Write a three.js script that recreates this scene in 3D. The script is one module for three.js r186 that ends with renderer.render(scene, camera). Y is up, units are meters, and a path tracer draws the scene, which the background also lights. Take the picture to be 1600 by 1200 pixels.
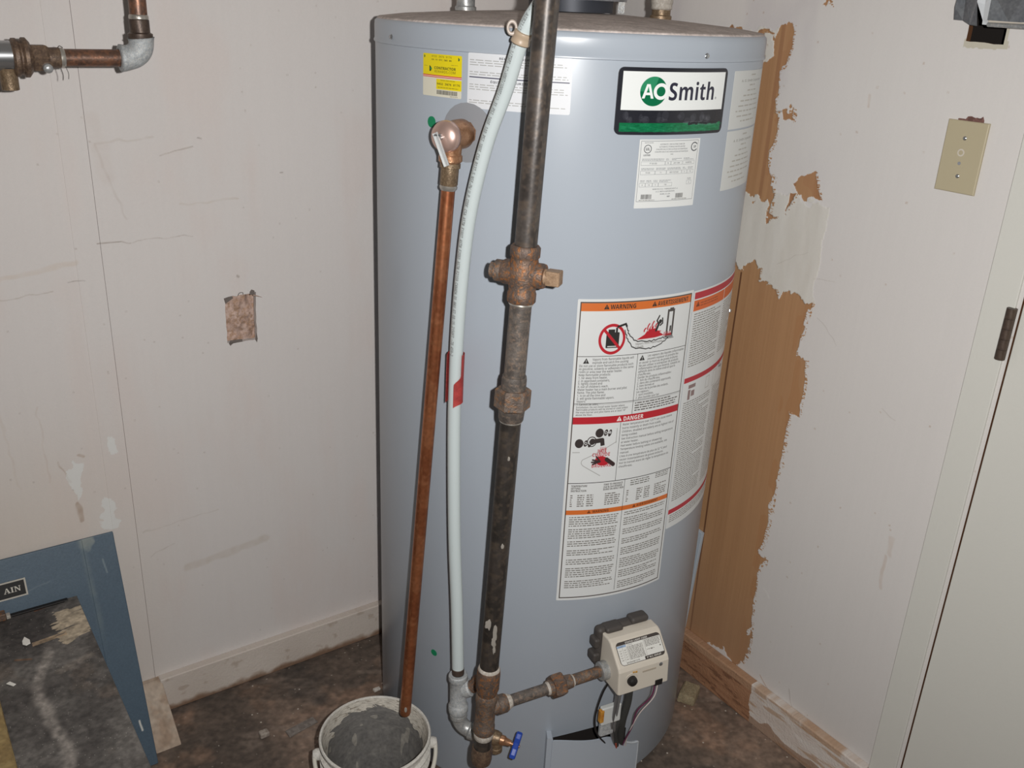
import * as THREE from 'three';
import { RoundedBoxGeometry } from 'three/addons/geometries/RoundedBoxGeometry.js';
import { mergeGeometries, toCreasedNormals as creaseAtCentimetres } from 'three/addons/utils/BufferGeometryUtils.js';
import { Brush, Evaluator, SUBTRACTION } from 'three-bvh-csg';

// ---------------------------------------------------------------- camera, flash, exposure
const scene = new THREE.Scene();
scene.background = new THREE.Color(0x000000);
const V = (x, y, z) => new THREE.Vector3(x, y, z);
const YAW = 0.621854, PITCH = -0.389115, ROLL = 0.046786, EYE = V(0, 1.525, 0);
const camera = new THREE.PerspectiveCamera(44.82, 4 / 3, 0.02, 30);
const fwd = V(Math.sin(YAW) * Math.cos(PITCH), Math.sin(PITCH), -Math.cos(YAW) * Math.cos(PITCH));
const r0 = V(Math.cos(YAW), 0, Math.sin(YAW)), u0 = r0.clone().cross(fwd);
const camRight = r0.clone().multiplyScalar(Math.cos(ROLL)).addScaledVector(u0, Math.sin(ROLL));
const camUp = u0.clone().multiplyScalar(Math.cos(ROLL)).addScaledVector(r0, -Math.sin(ROLL));
camera.position.copy(EYE); camera.up.copy(camUp); camera.lookAt(EYE.clone().add(fwd)); camera.updateMatrixWorld();
scene.add(camera);

// the camera's flash: the only light in the room, just right of and above the lens
const flash = new THREE.SpotLight(0xfefcf9, 7.9, 0, 1.15, 1.0, 2);
flash.position.copy(EYE).addScaledVector(camRight, 0.066).addScaledVector(camUp, 0.022).addScaledVector(fwd, 0.01);
flash.target.position.copy(flash.position).add(fwd).addScaledVector(camUp, 0.04);
flash.shadow.radius = 0.5; flash.castShadow = true; flash.shadow.mapSize.set(2048, 2048); flash.shadow.camera.near = 0.05;
flash.name = 'camera_flash';
scene.add(flash, flash.target);

const renderer = new THREE.WebGLRenderer({ antialias: true });
renderer.shadowMap.enabled = true;
renderer.toneMapping = THREE.LinearToneMapping;
renderer.toneMappingExposure = 1.0;

// ---------------------------------------------------------------- places (metres; back wall z = ZW, right wall x = XW)
const ZW = -1.807, XW = 1.497, CEIL = 2.4, XL = -1.5, ZF = 1.4, HX = 1.118, HZ = -1.433, HR = 0.35;
const D = Math.PI / 180;
// a point on or off the heater's skin: angle round the tank (0 faces +z), distance off it, sideways, height
function tank(deg, off, side, y) {
  const a = deg * D;
  return V(HX + Math.sin(a) * (HR + off) + Math.cos(a) * side, y, HZ + Math.cos(a) * (HR + off) - Math.sin(a) * side);
}

// ---------------------------------------------------------------- random, noise, textures
let seed = 7;
const rnd = () => { seed = (seed + 0x6d2b79f5) | 0; let t = Math.imul(seed ^ (seed >>> 15), 1 | seed); t = (t + Math.imul(t ^ (t >>> 7), 61 | t)) ^ t; return ((t ^ (t >>> 14)) >>> 0) / 4294967296; };
const rr = (a, b) => a + (b - a) * rnd();
const hash = (x, y, s) => { let h = Math.imul(x, 374761393) + Math.imul(y, 668265263) + Math.imul(s, 974634617) | 0; h = Math.imul(h ^ (h >>> 13), 1274126177); return ((h ^ (h >>> 16)) >>> 0) / 4294967296; };
function noise(x, y, s = 0, per = 0) {
  const xi = Math.floor(x), yi = Math.floor(y), fx = x - xi, fy = y - yi, u = fx * fx * (3 - 2 * fx), v = fy * fy * (3 - 2 * fy);
  const w = per ? (n) => ((n % per) + per) % per : (n) => n;
  const a = hash(w(xi), w(yi), s), b = hash(w(xi + 1), w(yi), s), c = hash(w(xi), w(yi + 1), s), d = hash(w(xi + 1), w(yi + 1), s);
  return a + (b - a) * u + (c - a + (a - b - c + d) * u) * v;
}
function fbm(x, y, oct = 4, s = 0, per = 0) { let f = 0, a = 0.5, t = 0; for (let i = 0; i < oct; i++) { f += a * noise(x, y, s + i * 17, per); t += a; x *= 2; y *= 2; per *= 2; a *= 0.5; } return f / t; }
const clamp = (x, a = 0, b = 1) => Math.min(b, Math.max(a, x));
const smooth = (a, b, x) => { const t = clamp((x - a) / (b - a)); return t * t * (3 - 2 * t); };
const mix = (a, b, t) => [a[0] + (b[0] - a[0]) * t, a[1] + (b[1] - a[1]) * t, a[2] + (b[2] - a[2]) * t];
function pixels(w, h, fn, srgb = true, wrap = THREE.RepeatWrapping) {   // fn(u, v) -> [r, g, b] 0..255, v up
  const d = new Uint8Array(w * h * 4);
  for (let j = 0; j < h; j++) for (let i = 0; i < w; i++) {
    const c = fn((i + 0.5) / w, (j + 0.5) / h), o = (j * w + i) * 4;
    d[o] = clamp(c[0], 0, 255); d[o + 1] = clamp(c[1], 0, 255); d[o + 2] = clamp(c[2], 0, 255); d[o + 3] = 255;
  }
  const t = new THREE.DataTexture(d, w, h); t.wrapS = t.wrapT = wrap; t.magFilter = THREE.LinearFilter; t.minFilter = THREE.LinearMipmapLinearFilter; t.generateMipmaps = true;
  if (srgb) t.colorSpace = THREE.SRGBColorSpace; t.needsUpdate = true; return t;
}
const grey = (g) => [g * 255, g * 255, g * 255];
function region(t, x0, y0, w, h) { t.repeat.set(1 / w, 1 / h); t.offset.set(-x0 / w, -y0 / h); return t; }   // uv in metres onto one region
function canvasTex(w, h, draw) {
  const c = document.createElement('canvas'); c.width = w; c.height = h; const g = c.getContext('2d');
  draw(g, w, h); const t = new THREE.CanvasTexture(c); t.colorSpace = THREE.SRGBColorSpace; t.anisotropy = 8; return t;
}
const std = (o) => new THREE.MeshStandardMaterial({ roughness: 0.7, ...o });
// a mottled material: colours by noise, tile metres wide
function mottled(cols, tile, { freq = 6, rough = 0.7, metal = 0, bump = 0.0004, stretch = 1, specks = 0, s = 1, sharp = 0.3, extra = {} } = {}) {
  const N = 192;
  const t = pixels(N, N, (u, v) => {
    const a = fbm(u * freq, v * freq, 4, s, freq), b = cols[2] ? fbm(u * freq * 3, v * freq * 3, 3, s + 50, freq * 3) : 0, f = fbm(u * 64, v * 64, 2, s + 90, 64);
    let c = mix(cols[0], cols[1], smooth(0.5 - sharp, 0.5 + sharp, a));
    if (cols[2]) c = mix(c, cols[2], smooth(0.42, 0.78, b) * 0.75);
    if (specks && hash(Math.floor(u * N), Math.floor(v * N), s + 5) < specks) c = mix(c, [235, 232, 226], 0.7);
    const k = 0.9 + 0.2 * f; return [c[0] * k, c[1] * k, c[2] * k];
  });
  const bt = pixels(N, N, (u, v) => grey(0.6 * fbm(u * freq * 2, v * freq * 2, 4, s + 7, freq * 2) + 0.4 * noise(u * 64, v * 64, s + 3, 64)), false);
  for (const x of [t, bt]) x.repeat.set(1 / tile, 1 / tile);
  return std({ map: t, bumpMap: bt, bumpScale: bump, roughness: rough, metalness: metal, ...extra });
}

// ---------------------------------------------------------------- geometry helpers
const toCreasedNormals = (g, a) => creaseAtCentimetres(g.scale(1000, 1000, 1000), a).scale(0.001, 0.001, 0.001);   // the addon joins corners nearer than 0.01 units
function plain(g) {   // only position, normal, uv; not indexed
  const n = g.index ? g.toNonIndexed() : g;
  for (const k of Object.keys(n.attributes)) if (!['position', 'normal', 'uv'].includes(k)) n.deleteAttribute(k);
  n.clearGroups?.(); if (!n.attributes.normal) n.computeVertexNormals();
  if (!n.attributes.uv) n.setAttribute('uv', new THREE.BufferAttribute(new Float32Array(n.attributes.position.count * 2), 2));
  return n;
}
function planeUV(g, axis) {   // uv in metres along one wall for every face
  const p = g.attributes.position; for (let i = 0; i < p.count; i++) g.attributes.uv.setXY(i, axis === 'x' ? p.getX(i) : p.getZ(i), Math.min(0.1095, Math.max(0.0005, p.getY(i)))); return g;
}
function metreUV(g) {   // uv in metres by the dominant axis of each face
  g = plain(g); const p = g.attributes.position, uv = g.attributes.uv, a = V(), b = V(), c = V(), n = V();
  for (let i = 0; i < p.count; i += 3) {
    a.fromBufferAttribute(p, i); b.fromBufferAttribute(p, i + 1); c.fromBufferAttribute(p, i + 2);
    n.copy(b).sub(a).cross(c.clone().sub(a)); const x = Math.abs(n.x), y = Math.abs(n.y), z = Math.abs(n.z);
    [a, b, c].forEach((q, k) => { if (x >= y && x >= z) uv.setXY(i + k, q.z, q.y); else if (y >= z) uv.setXY(i + k, q.x, q.z); else uv.setXY(i + k, q.x, q.y); });
  }
  return g;
}
const join = (...gs) => mergeGeometries(gs.flat().map(plain));
const upTo = (d) => new THREE.Quaternion().setFromUnitVectors(V(0, 1, 0), d.clone().normalize());
// turned profile along the line a -> b: [[radius, metres along], ...]
function turned(a, b, prof, seg = 32, crease = 0.6) {
  const d = b.clone().sub(a);
  let g = new THREE.LatheGeometry(prof.map(([r, t]) => new THREE.Vector2(Math.max(r, 1e-5), t)), seg);
  const rm = Math.max(...prof.map(([r]) => r)), p = g.attributes.position, uv = g.attributes.uv;   // uv in metres: round the girth, along the line
  for (let i = 0; i < p.count; i++) uv.setXY(i, uv.getX(i) * 2 * Math.PI * rm, p.getY(i) + Math.hypot(p.getX(i), p.getZ(i)));
  g = toCreasedNormals(g, crease);
  g.applyQuaternion(upTo(d)); g.translate(a.x, a.y, a.z); return plain(g);
}
function rod(a, b, r, seg = 24, cap = 0.0008) { const L = a.distanceTo(b); return turned(a, b, [[0, 0], [r - cap, 0], [r, cap], [r, L - cap], [r - cap, L], [0, L]], seg); }
function hexNut(a, b, r, seg = 6) { const L = a.distanceTo(b), c = Math.min(0.003, L / 4); return turned(a, b, [[0, 0], [r * 0.88, 0], [r, c], [r, L - c], [r * 0.88, L], [0, L]], seg, 0.3); }
function banded(a, b, r, lip, band) { const L = a.distanceTo(b); return turned(a, b, [[0, 0], [r, 0], [r + lip, 0.002], [r + lip, band], [r, band + 0.003], [r, L - band - 0.003], [r + lip, L - band], [r + lip, L - 0.002], [r, L], [0, L]], 36); }
// a tube along points; v = 0.5 on the side of `front`, u along; metre true if uv in metres
function tube(pts, r, { seg = 120, rad = 20, front = V(0, 0, 1), closed = false, flat = 1, metres = false, curve = null, cap = true } = {}) {
  const c = curve || new THREE.CatmullRomCurve3(pts, false, 'centripetal'), L = c.getLength(), pos = [], uv = [], idx = [];
  const radius = typeof r === 'function' ? r : () => r;
  for (let i = 0; i <= seg; i++) {
    const u = i / seg, p = c.getPointAt(u), t = c.getTangentAt(u), n = front.clone().addScaledVector(t, -front.dot(t)).normalize(), s = n.clone().cross(t).negate().negate();
    for (let j = 0; j <= rad; j++) {
      const f = (j / rad - 0.5) * 2 * Math.PI, q = p.clone().addScaledVector(n, Math.cos(f) * radius(u) * flat).addScaledVector(s, Math.sin(f) * radius(u));
      pos.push(q.x, q.y, q.z); uv.push(metres ? u * L : u, metres ? (j / rad) * 2 * Math.PI * radius(u) : j / rad);
    }
  }
  for (let i = 0; i < seg; i++) for (let j = 0; j < rad; j++) { const a = i * (rad + 1) + j, b = a + rad + 1; idx.push(a, a + 1, b, b, a + 1, b + 1); }
  if (cap) for (const i of [0, seg]) {
    const p = c.getPointAt(i / seg), k = pos.length / 3; pos.push(p.x, p.y, p.z); uv.push(i / seg, 0.5);
    for (let j = 0; j < rad; j++) { const a = i * (rad + 1) + j; i ? idx.push(k, a, a + 1) : idx.push(k, a + 1, a); }
  }
  const g = new THREE.BufferGeometry(); g.setAttribute('position', new THREE.Float32BufferAttribute(pos, 3)); g.setAttribute('uv', new THREE.Float32BufferAttribute(uv, 2)); g.setIndex(idx);
  // faces outward?
  g.computeVertexNormals();
  const p0 = V(pos[0], pos[1], pos[2]).sub(c.getPointAt(0)), n0 = V().fromBufferAttribute(g.attributes.normal, 0);
  if (p0.dot(n0) < 0) { for (let i = 0; i < idx.length; i += 3) [idx[i + 1], idx[i + 2]] = [idx[i + 2], idx[i + 1]]; g.setIndex(idx); g.computeVertexNormals(); }
  return plain(g);
}
function box(x0, x1, y0, y1, z0, z1, r = 0.002) {
  const g = r ? new RoundedBoxGeometry(x1 - x0, y1 - y0, z1 - z0, 2, Math.min(r, (x1 - x0) / 2.01, (y1 - y0) / 2.01, (z1 - z0) / 2.01)) : new THREE.BoxGeometry(x1 - x0, y1 - y0, z1 - z0);
  g.translate((x0 + x1) / 2, (y0 + y1) / 2, (z0 + z1) / 2); return metreUV(g);
}
function prism(points, depth, bevel = 0.001, seg = 2) {   // outline in xy, thickness along +z
  const s = new THREE.Shape(points.map(([x, y]) => new THREE.Vector2(x, y)));
  return plain(new THREE.ExtrudeGeometry(s, { depth: depth - 2 * bevel, bevelEnabled: bevel > 0, bevelThickness: bevel, bevelSize: bevel, bevelOffset: -bevel, bevelSegments: seg, curveSegments: 16 }).translate(0, 0, bevel));
}
// a rounded sheet wrapped on the tank's skin, uv 0..1
function wrapped(a0, a1, y0, y1, corner, thick, off = 0.0003, nx = 40, taper = null) {
  const pos = [], uv = [], nor = [], idx = [], W = (a1 - a0) * D * HR, inner = HR + off, outer = HR + off + thick;
  const put = (a, y, r) => { pos.push(HX + Math.sin(a) * r, y, HZ + Math.cos(a) * r); uv.push((a - a0 * D) / ((a1 - a0) * D), (y - y0) / (y1 - y0)); return pos.length / 3 - 1; };
  const xs = []; const nc = corner > 0 ? 6 : 0;
  for (let i = 0; i < nc; i++) xs.push(corner * (1 - Math.cos(i / nc * Math.PI / 2)));
  for (let i = 0; i <= nx; i++) xs.push(corner + (W - 2 * corner) * i / nx);
  for (let i = nc - 1; i >= 0; i--) xs.push(W - corner * (1 - Math.cos(i / nc * Math.PI / 2)));
  const cols = xs.map((x) => {
    const e = Math.min(x, W - x), inset = corner > 0 && e < corner ? corner - Math.sqrt(Math.max(0, corner * corner - (corner - e) ** 2)) : 0, a = a0 * D + x / HR;
    return [put(a, y0 + inset, outer), put(a, y1 - inset, outer), put(a, y0 + inset, inner), put(a, y1 - inset, inner)];
  });
  for (let i = 0; i + 1 < cols.length; i++) {
    const [b, t, bi, ti] = cols[i], [b2, t2, bi2, ti2] = cols[i + 1];
    idx.push(b, b2, t, t, b2, t2, t, t2, ti, ti, t2, ti2, bi, bi2, b, b, bi2, b2, bi2, bi, ti, bi2, ti, ti2);
  }
  const f = cols[0], l = cols[cols.length - 1]; idx.push(f[2], f[0], f[3], f[3], f[0], f[1], l[0], l[2], l[1], l[1], l[2], l[3]);
  let g = new THREE.BufferGeometry(); g.setAttribute('position', new THREE.Float32BufferAttribute(pos, 3)); g.setAttribute('uv', new THREE.Float32BufferAttribute(uv, 2)); g.setIndex(idx);
  g.computeVertexNormals(); return plain(toCreasedNormals(g, 0.5));
}

// ---------------------------------------------------------------- objects: things, parts, names
const used = {};
function numbered(n) { const k = used[n] = (used[n] ?? -1) + 1; return k ? n + '_' + String(k).padStart(3, '0') : n; }
function thing(name, label, category, base, group) {
  const o = new THREE.Group(); o.name = numbered(name); o.position.copy(base); o.userData = { label, category }; if (group) o.userData.group = group;
  scene.add(o); return o;
}
function worldBase(o) { const p = V(); for (let q = o; q && q !== scene; q = q.parent) p.add(q.position); return p; }
// geometry is given in world places; it is stored from the base of what it belongs to
function part(name, geo, mat, parent, label) {
  const g = Array.isArray(geo) ? join(geo) : geo, b = worldBase(parent), m = new THREE.Mesh(g.translate(-b.x, -b.y, -b.z), mat);
  m.name = numbered(name); m.castShadow = m.receiveShadow = true; if (label) m.userData.label = label; parent.add(m); return m;
}
function parts(name, geos, mat, parent, label) { return geos.map((g) => part(name, g, mat, parent, label)); }
function solo(name, label, category, geo, mat, group) {   // a thing that is one mesh
  const g = Array.isArray(geo) ? join(geo) : geo; g.computeBoundingBox(); const c = g.boundingBox.getCenter(V()); c.y = g.boundingBox.min.y;
  const m = new THREE.Mesh(g.translate(-c.x, -c.y, -c.z), mat); m.position.copy(c); m.name = numbered(name); m.castShadow = m.receiveShadow = true;
  m.userData = { label, category }; if (group) m.userData.group = group; scene.add(m); return m;
}
function struct(name, geo, mat, label, category) {
  const m = new THREE.Mesh(Array.isArray(geo) ? join(geo) : geo, mat); m.name = name; m.castShadow = m.receiveShadow = true;
  m.userData = { kind: 'structure', label, category }; scene.add(m); return m;
}

// ---------------------------------------------------------------- wall, floor and wood surfaces
function maskCanvas(w, h, x0, y0, W, H, polys) {   // polygons in metres filled white; returns a sampler with values 0..1
  const c = document.createElement('canvas'); c.width = w; c.height = h; const g = c.getContext('2d'); g.fillStyle = '#000'; g.fillRect(0, 0, w, h);
  for (const [poly, col] of polys) { g.fillStyle = col || '#fff'; g.beginPath(); poly.forEach(([x, y], i) => g[i ? 'lineTo' : 'moveTo']((x - x0) / W * w, (1 - (y - y0) / H) * h)); g.closePath(); g.fill(); }
  const d = g.getImageData(0, 0, w, h).data;
  return (x, y) => { const i = Math.round((x - x0) / W * w), j = Math.round((1 - (y - y0) / H) * h); return i < 0 || j < 0 || i >= w || j >= h ? 0 : d[(j * w + i) * 4] / 255; };
}
// distance-free soft stroke marks: [x0, y0, x1, y1, width, strength, colour]
function strokes(list, x, y, wob = 0.004) {
  let out = [];
  const wx = (noise(x * 60, y * 60, 31) - 0.5) * wob, wy = (noise(x * 60, y * 60, 32) - 0.5) * wob;
  for (const [x0, y0, x1, y1, w, k, c] of list) {
    const m = w + wob; if (x < Math.min(x0, x1) - m || x > Math.max(x0, x1) + m || y < Math.min(y0, y1) - m || y > Math.max(y0, y1) + m) continue;
    const dx = x1 - x0, dy = y1 - y0, t = clamp(((x + wx - x0) * dx + (y + wy - y0) * dy) / (dx * dx + dy * dy)), d = Math.hypot(x + wx - x0 - t * dx, y + wy - y0 - t * dy);
    if (d < w) out.push([k * (1 - smooth(w * 0.4, w, d)), c]);
  }
  return out;
}
const woodGrain = (x, y, s) => { const w = x * 38 + 1.6 * fbm(x * 5, y * 1.1, 3, s); return 0.6 * noise(w * 2.2, y * 2.0, s + 1) + 0.4 * noise(x * 420, y * 7, s + 2); };
const plywood = (x, y, s = 3) => { const g = woodGrain(x, y, s), b = fbm(x * 3, y * 1.5, 3, s + 9); let c = mix([162, 122, 86], [184, 143, 104], g); return mix(c, [174, 132, 95], b * 0.7); };

// back wall: off-white painted boards with seams, scuffs, patched spots
const bw = { x0: -0.35, y0: -0.02, w: 1.95, h: 1.75 };
const backMarks = [
  [0.343, 1.079, 0.40, 1.0785, 0.0016, 0.75, [150, 138, 130]], [0.40, 1.0785, 0.516, 1.079, 0.0012, 0.45, [158, 146, 138]],
  [0.47, 1.236, 0.535, 1.246, 0.0016, 0.5, [160, 148, 138]], [0.362, 1.26, 0.46, 1.268, 0.003, 0.22, [170, 156, 142]], [0.36, 1.26, 0.40, 1.12, 0.003, 0.2, [170, 156, 146]],
  [0.50, 1.14, 0.61, 1.145, 0.0025, 0.3, [176, 160, 140]], [0.36, 1.30, 0.375, 1.20, 0.02, 0.14, [186, 168, 156]],
  [0.171, 0.993, 0.26, 1.003, 0.0016, 0.45, [160, 146, 134]], [0.10, 1.02, 0.30, 1.05, 0.006, 0.22, [190, 164, 138]], [0.285, 1.015, 0.315, 1.012, 0.0016, 0.5, [140, 130, 124]],
  [0.36, 0.46, 0.52, 0.47, 0.002, 0.22, [160, 146, 132]], [0.44, 0.345, 0.62, 0.365, 0.012, 0.3, [176, 160, 142]], [0.37, 0.40, 0.42, 0.415, 0.0016, 0.3, [158, 146, 136]],
  [0.245, 0.56, 0.25, 0.52, 0.006, 0.6, [150, 124, 104]], [0.222, 0.66, 0.24, 0.61, 0.002, 0.5, [160, 138, 120]], [0.26, 0.668, 0.266, 0.664, 0.004, 0.6, [156, 132, 112]],
  [0.05, 1.1, 0.06, 0.6, 0.003, 0.2, [186, 168, 152]], [0.13, 0.9, 0.15, 0.62, 0.003, 0.2, [186, 168, 152]], [0.20, 0.78, 0.205, 0.62, 0.002, 0.22, [180, 160, 146]],
  [0.543, 1.262, 0.549, 1.258, 0.002, 0.6, [140, 130, 124]], [0.70, 1.19, 0.704, 1.189, 0.002, 0.5, [140, 130, 124]], [0.60, 0.99, 0.604, 0.988, 0.0025, 0.5, [140, 128, 120]],
];
const patchBack = maskCanvas(1024, 920, bw.x0, bw.y0, bw.w, bw.h, [
  [[[0.236, 0.63], [0.25, 0.655], [0.268, 0.64], [0.262, 0.60], [0.25, 0.575], [0.246, 0.56], [0.236, 0.60]]],
  [[[0.298, 0.56], [0.312, 0.545], [0.318, 0.50], [0.31, 0.485], [0.28, 0.495]]], [[[0.315, 0.69], [0.33, 0.685], [0.33, 0.655], [0.318, 0.65]]],
]);
function backPaint(x, y) {
  const big = fbm(x * 2.2, y * 1.6, 4, 11), mid = fbm(x * 14, y * 5, 4, 12), str = noise(x * 160, y * 6, 13), fine = noise(x * 700, y * 700, 14);
  let c = mix([211, 205, 202], [218, 213, 210], big); c = mix(c, [214, 203, 198], smooth(0.45, 0.75, mid) * 0.5);
  const low = smooth(0.9, 0.3, y) * smooth(0.5, 0.1, x); c = mix(c, [206, 190, 172], low * 0.55);            // old yellowed paint above the furnace panel
  const k = 0.985 + 0.006 * str + 0.012 * fine; c = c.map((q) => q * k);
  if (hash(Math.floor(x * 260), Math.floor(y * 260), 15) > 0.9988) c = mix(c, [170, 160, 152], 0.5 * noise(x * 520, y * 520, 16));
  for (const [a, q] of strokes(backMarks, x, y, 0.007)) c = mix(c, q, a * (0.35 + 0.6 * noise(x * 90, y * 90, 19)));
  if (patchBack(x + (noise(x * 90, y * 90, 17) - 0.5) * 0.012, y + (noise(x * 90, y * 90, 18) - 0.5) * 0.012) > 0.5) c = mix(c, [222, 224, 222], 0.7);
  return c;
}
const backMap = region(pixels(1600, 1436, (u, v) => backPaint(bw.x0 + u * bw.w, bw.y0 + v * bw.h), true, THREE.MirroredRepeatWrapping), bw.x0, bw.y0, bw.w, bw.h);
const paintBump = pixels(512, 512, (u, v) => grey(0.55 * fbm(u * 6, v * 6, 5, 21, 6) + 0.12 * noise(u * 90, v * 90, 22, 90) + 0.2 * noise(u * 200, v * 200, 23, 200)), false);
paintBump.repeat.set(2.2, 2.2);
const M = {};
M.backWall = std({ map: backMap, bumpMap: paintBump, bumpScale: 0.0005, roughness: 0.62 });

// right wall: paint over bare plywood; u is world z
const rw = { x0: -1.92, y0: -0.02, w: 1.5, h: 1.72 };
const bareWood = maskCanvas(1500, 1720, rw.x0, rw.y0, rw.w, rw.h, [
  [[[-1.92, 1.03], [-1.30, 1.03], [-1.285, 1.02], [-1.267, 1.043], [-1.234, 1.043], [-1.227, 1.010], [-1.188, 1.008], [-1.174, 0.986], [-1.165, 1.008], [-1.096, 1.008], [-1.106, 0.963], [-1.107, 0.890], [-1.083, 0.890], [-1.076, 0.774], [-1.101, 0.759], [-1.098, 0.699], [-1.100, 0.604], [-1.108, 0.520], [-1.117, 0.423], [-1.099, 0.415], [-1.116, 0.367], [-1.108, 0.235], [-1.104, 0.124], [-1.139, 0.096], [-1.172, 0.122], [-1.225, 0.101], [-1.206, 0.076], [-1.252, 0.05], [-1.92, 0.05]]],
  [[[-1.92, 1.20], [-1.92, 1.49], [-1.324, 1.491], [-1.302, 1.495], [-1.279, 1.482], [-1.271, 1.505], [-1.242, 1.506], [-1.234, 1.473], [-1.245, 1.440], [-1.258, 1.429], [-1.251, 1.375], [-1.261, 1.368], [-1.245, 1.343], [-1.242, 1.316], [-1.253, 1.277], [-1.251, 1.234], [-1.234, 1.230], [-1.233, 1.180], [-1.270, 1.173], [-1.307, 1.190]]],
  [[[-1.33, 1.478], [-1.288, 1.487], [-1.271, 1.455], [-1.288, 1.444], [-1.307, 1.442], [-1.34, 1.45]], '#000'],
  [[[-1.180, 1.215], [-1.172, 1.232], [-1.131, 1.254], [-1.115, 1.197], [-1.146, 1.200], [-1.172, 1.199]]],
  [[[-1.237, 1.148], [-1.206, 1.159], [-1.232, 1.135]]], [[[-1.234, 1.353], [-1.208, 1.357], [-1.204, 1.336], [-1.224, 1.336]]],
  [[[-1.236, 1.19], [-1.230, 1.19], [-1.233, 1.148], [-1.238, 1.15]]], [[[-1.180, 1.20], [-1.176, 1.20], [-1.184, 1.16], [-1.188, 1.162]]],
  [[[-1.18, 1.545], [-1.166, 1.552], [-1.162, 1.54], [-1.175, 1.535]]],
  [[[-1.213, 0.096], [-1.19, 0.088], [-1.165, 0.065], [-1.175, 0.08]]],
]);
const filler = maskCanvas(750, 860, rw.x0, rw.y0, rw.w, rw.h, [[[[-1.92, 1.0], [-1.09, 1.0], [-1.09, 1.19], [-1.23, 1.20], [-1.92, 1.20]]], [[[-1.34, 1.495], [-1.26, 1.495], [-1.26, 1.43], [-1.34, 1.43]]]]);
const rightMarks = [
  [-0.735, 0.64, -0.725, 0.622, 0.003, 0.4, [150, 136, 124]], [-0.826, 0.61, -0.822, 0.58, 0.008, 0.35, [190, 168, 152]], [-0.83, 0.57, -0.825, 0.50, 0.005, 0.4, [186, 164, 148]],
  [-0.90, 0.85, -0.87, 0.84, 0.0012, 0.4, [160, 150, 140]], [-1.09, 0.34, -1.07, 0.325, 0.004, 0.4, [232, 230, 226]], [-1.075, 0.98, -1.02, 0.94, 0.0012, 0.4, [150, 140, 132]],
  [-1.19, 1.06, -1.12, 1.10, 0.0012, 0.4, [165, 156, 146]], [-1.10, 1.05, -1.05, 1.06, 0.0012, 0.35, [165, 156, 146]], [-1.06, 0.12, -1.0, 0.075, 0.002, 0.5, [150, 112, 84]], [-1.13, 0.10, -1.08, 0.08, 0.0022, 0.5, [130, 104, 84]],
  [-0.98, 0.14, -0.965, 0.10, 0.002, 0.4, [140, 128, 118]], [-1.05, 1.40, -1.048, 1.38, 0.004, 0.4, [176, 150, 130]], [-1.235, 1.356, -1.252, 1.346, 0.002, 0.6, [96, 84, 76]],
];
const rightPaint = (x, y) => {
  const wx = x + (fbm(x * 70, y * 24, 3, 41) - 0.5) * 0.022, wy = y + (fbm(x * 60, y * 60, 3, 42) - 0.5) * 0.03;
  const bare = bareWood(wx, wy) > 0.5 || (bareWood(wx - 0.007, wy) > 0.5 && noise(x * 220, y * 620, 43) > 0.66);
  if (bare) {
    let c = plywood(x, y); const groove = -1.281 + 0.0 * y, d = Math.abs(x - groove + 0.004 * (fbm(x * 3, y * 4, 2, 44) - 0.5));
    if (y > 1.1) { const streak = smooth(0.5, 0.75, noise(x * 110 + fbm(x * 3, y * 5, 2, 45), y * 1.4, 46)); c = mix(c, [146, 104, 74], streak * 0.55); if (x > -1.26 && noise(x * 40, y * 30, 47) > 0.55) c = mix(c, [166, 120, 86], 0.4); }
    c = mix(c, [96, 62, 40], (1 - smooth(0.0012, 0.003, d)) * (y < 1.02 ? 0.85 : 0));
    if (x > -1.13 && noise(x * 60, y * 22, 48) > 0.6) c = mix(c, [166, 116, 76], 0.3);
    c = mix(c, [164, 128, 100], smooth(0.4, 0.1, y) * 0.55);
    return c;
  }
  const big = fbm(x * 2.4, y * 1.7, 4, 51), str = noise(x * 200, y * 5, 52), fine = noise(x * 700, y * 700, 53), grey2 = fbm(x * 9, y * 4, 4, 54);
  let c = mix([211, 207, 204], [219, 215, 212], big); c = mix(c, [205, 200, 200], smooth(0.5, 0.8, grey2) * smooth(-1.0, -1.25, x) * smooth(1.15, 1.25, y));
  if (filler(wx, wy) > 0.5) { c = mix([219, 216, 210], [207, 202, 193], fbm(x * 40, y * 9, 4, 55)); }
  if ((x > -0.893 && x < -0.82 && y > 1.4875 + 0.003 * noise(x * 200, 1, 62) && y < 1.502) || (x > -0.83 && x < -0.8225 && y > 1.49 && y < 1.6)) c = [196, 190, 174];   // torn pale paper round the opening
  const k = 0.985 + 0.006 * str + 0.012 * fine; c = c.map((q) => q * k);
  if (hash(Math.floor(x * 240), Math.floor(y * 240), 56) > 0.9988) c = mix(c, [170, 146, 128], 0.5 * noise(x * 500, y * 500, 57));
  for (const [a, q] of strokes(rightMarks, x, y, 0.007)) c = mix(c, q, a * (0.35 + 0.6 * noise(x * 90, y * 90, 61)));
  return c;
};
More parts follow.
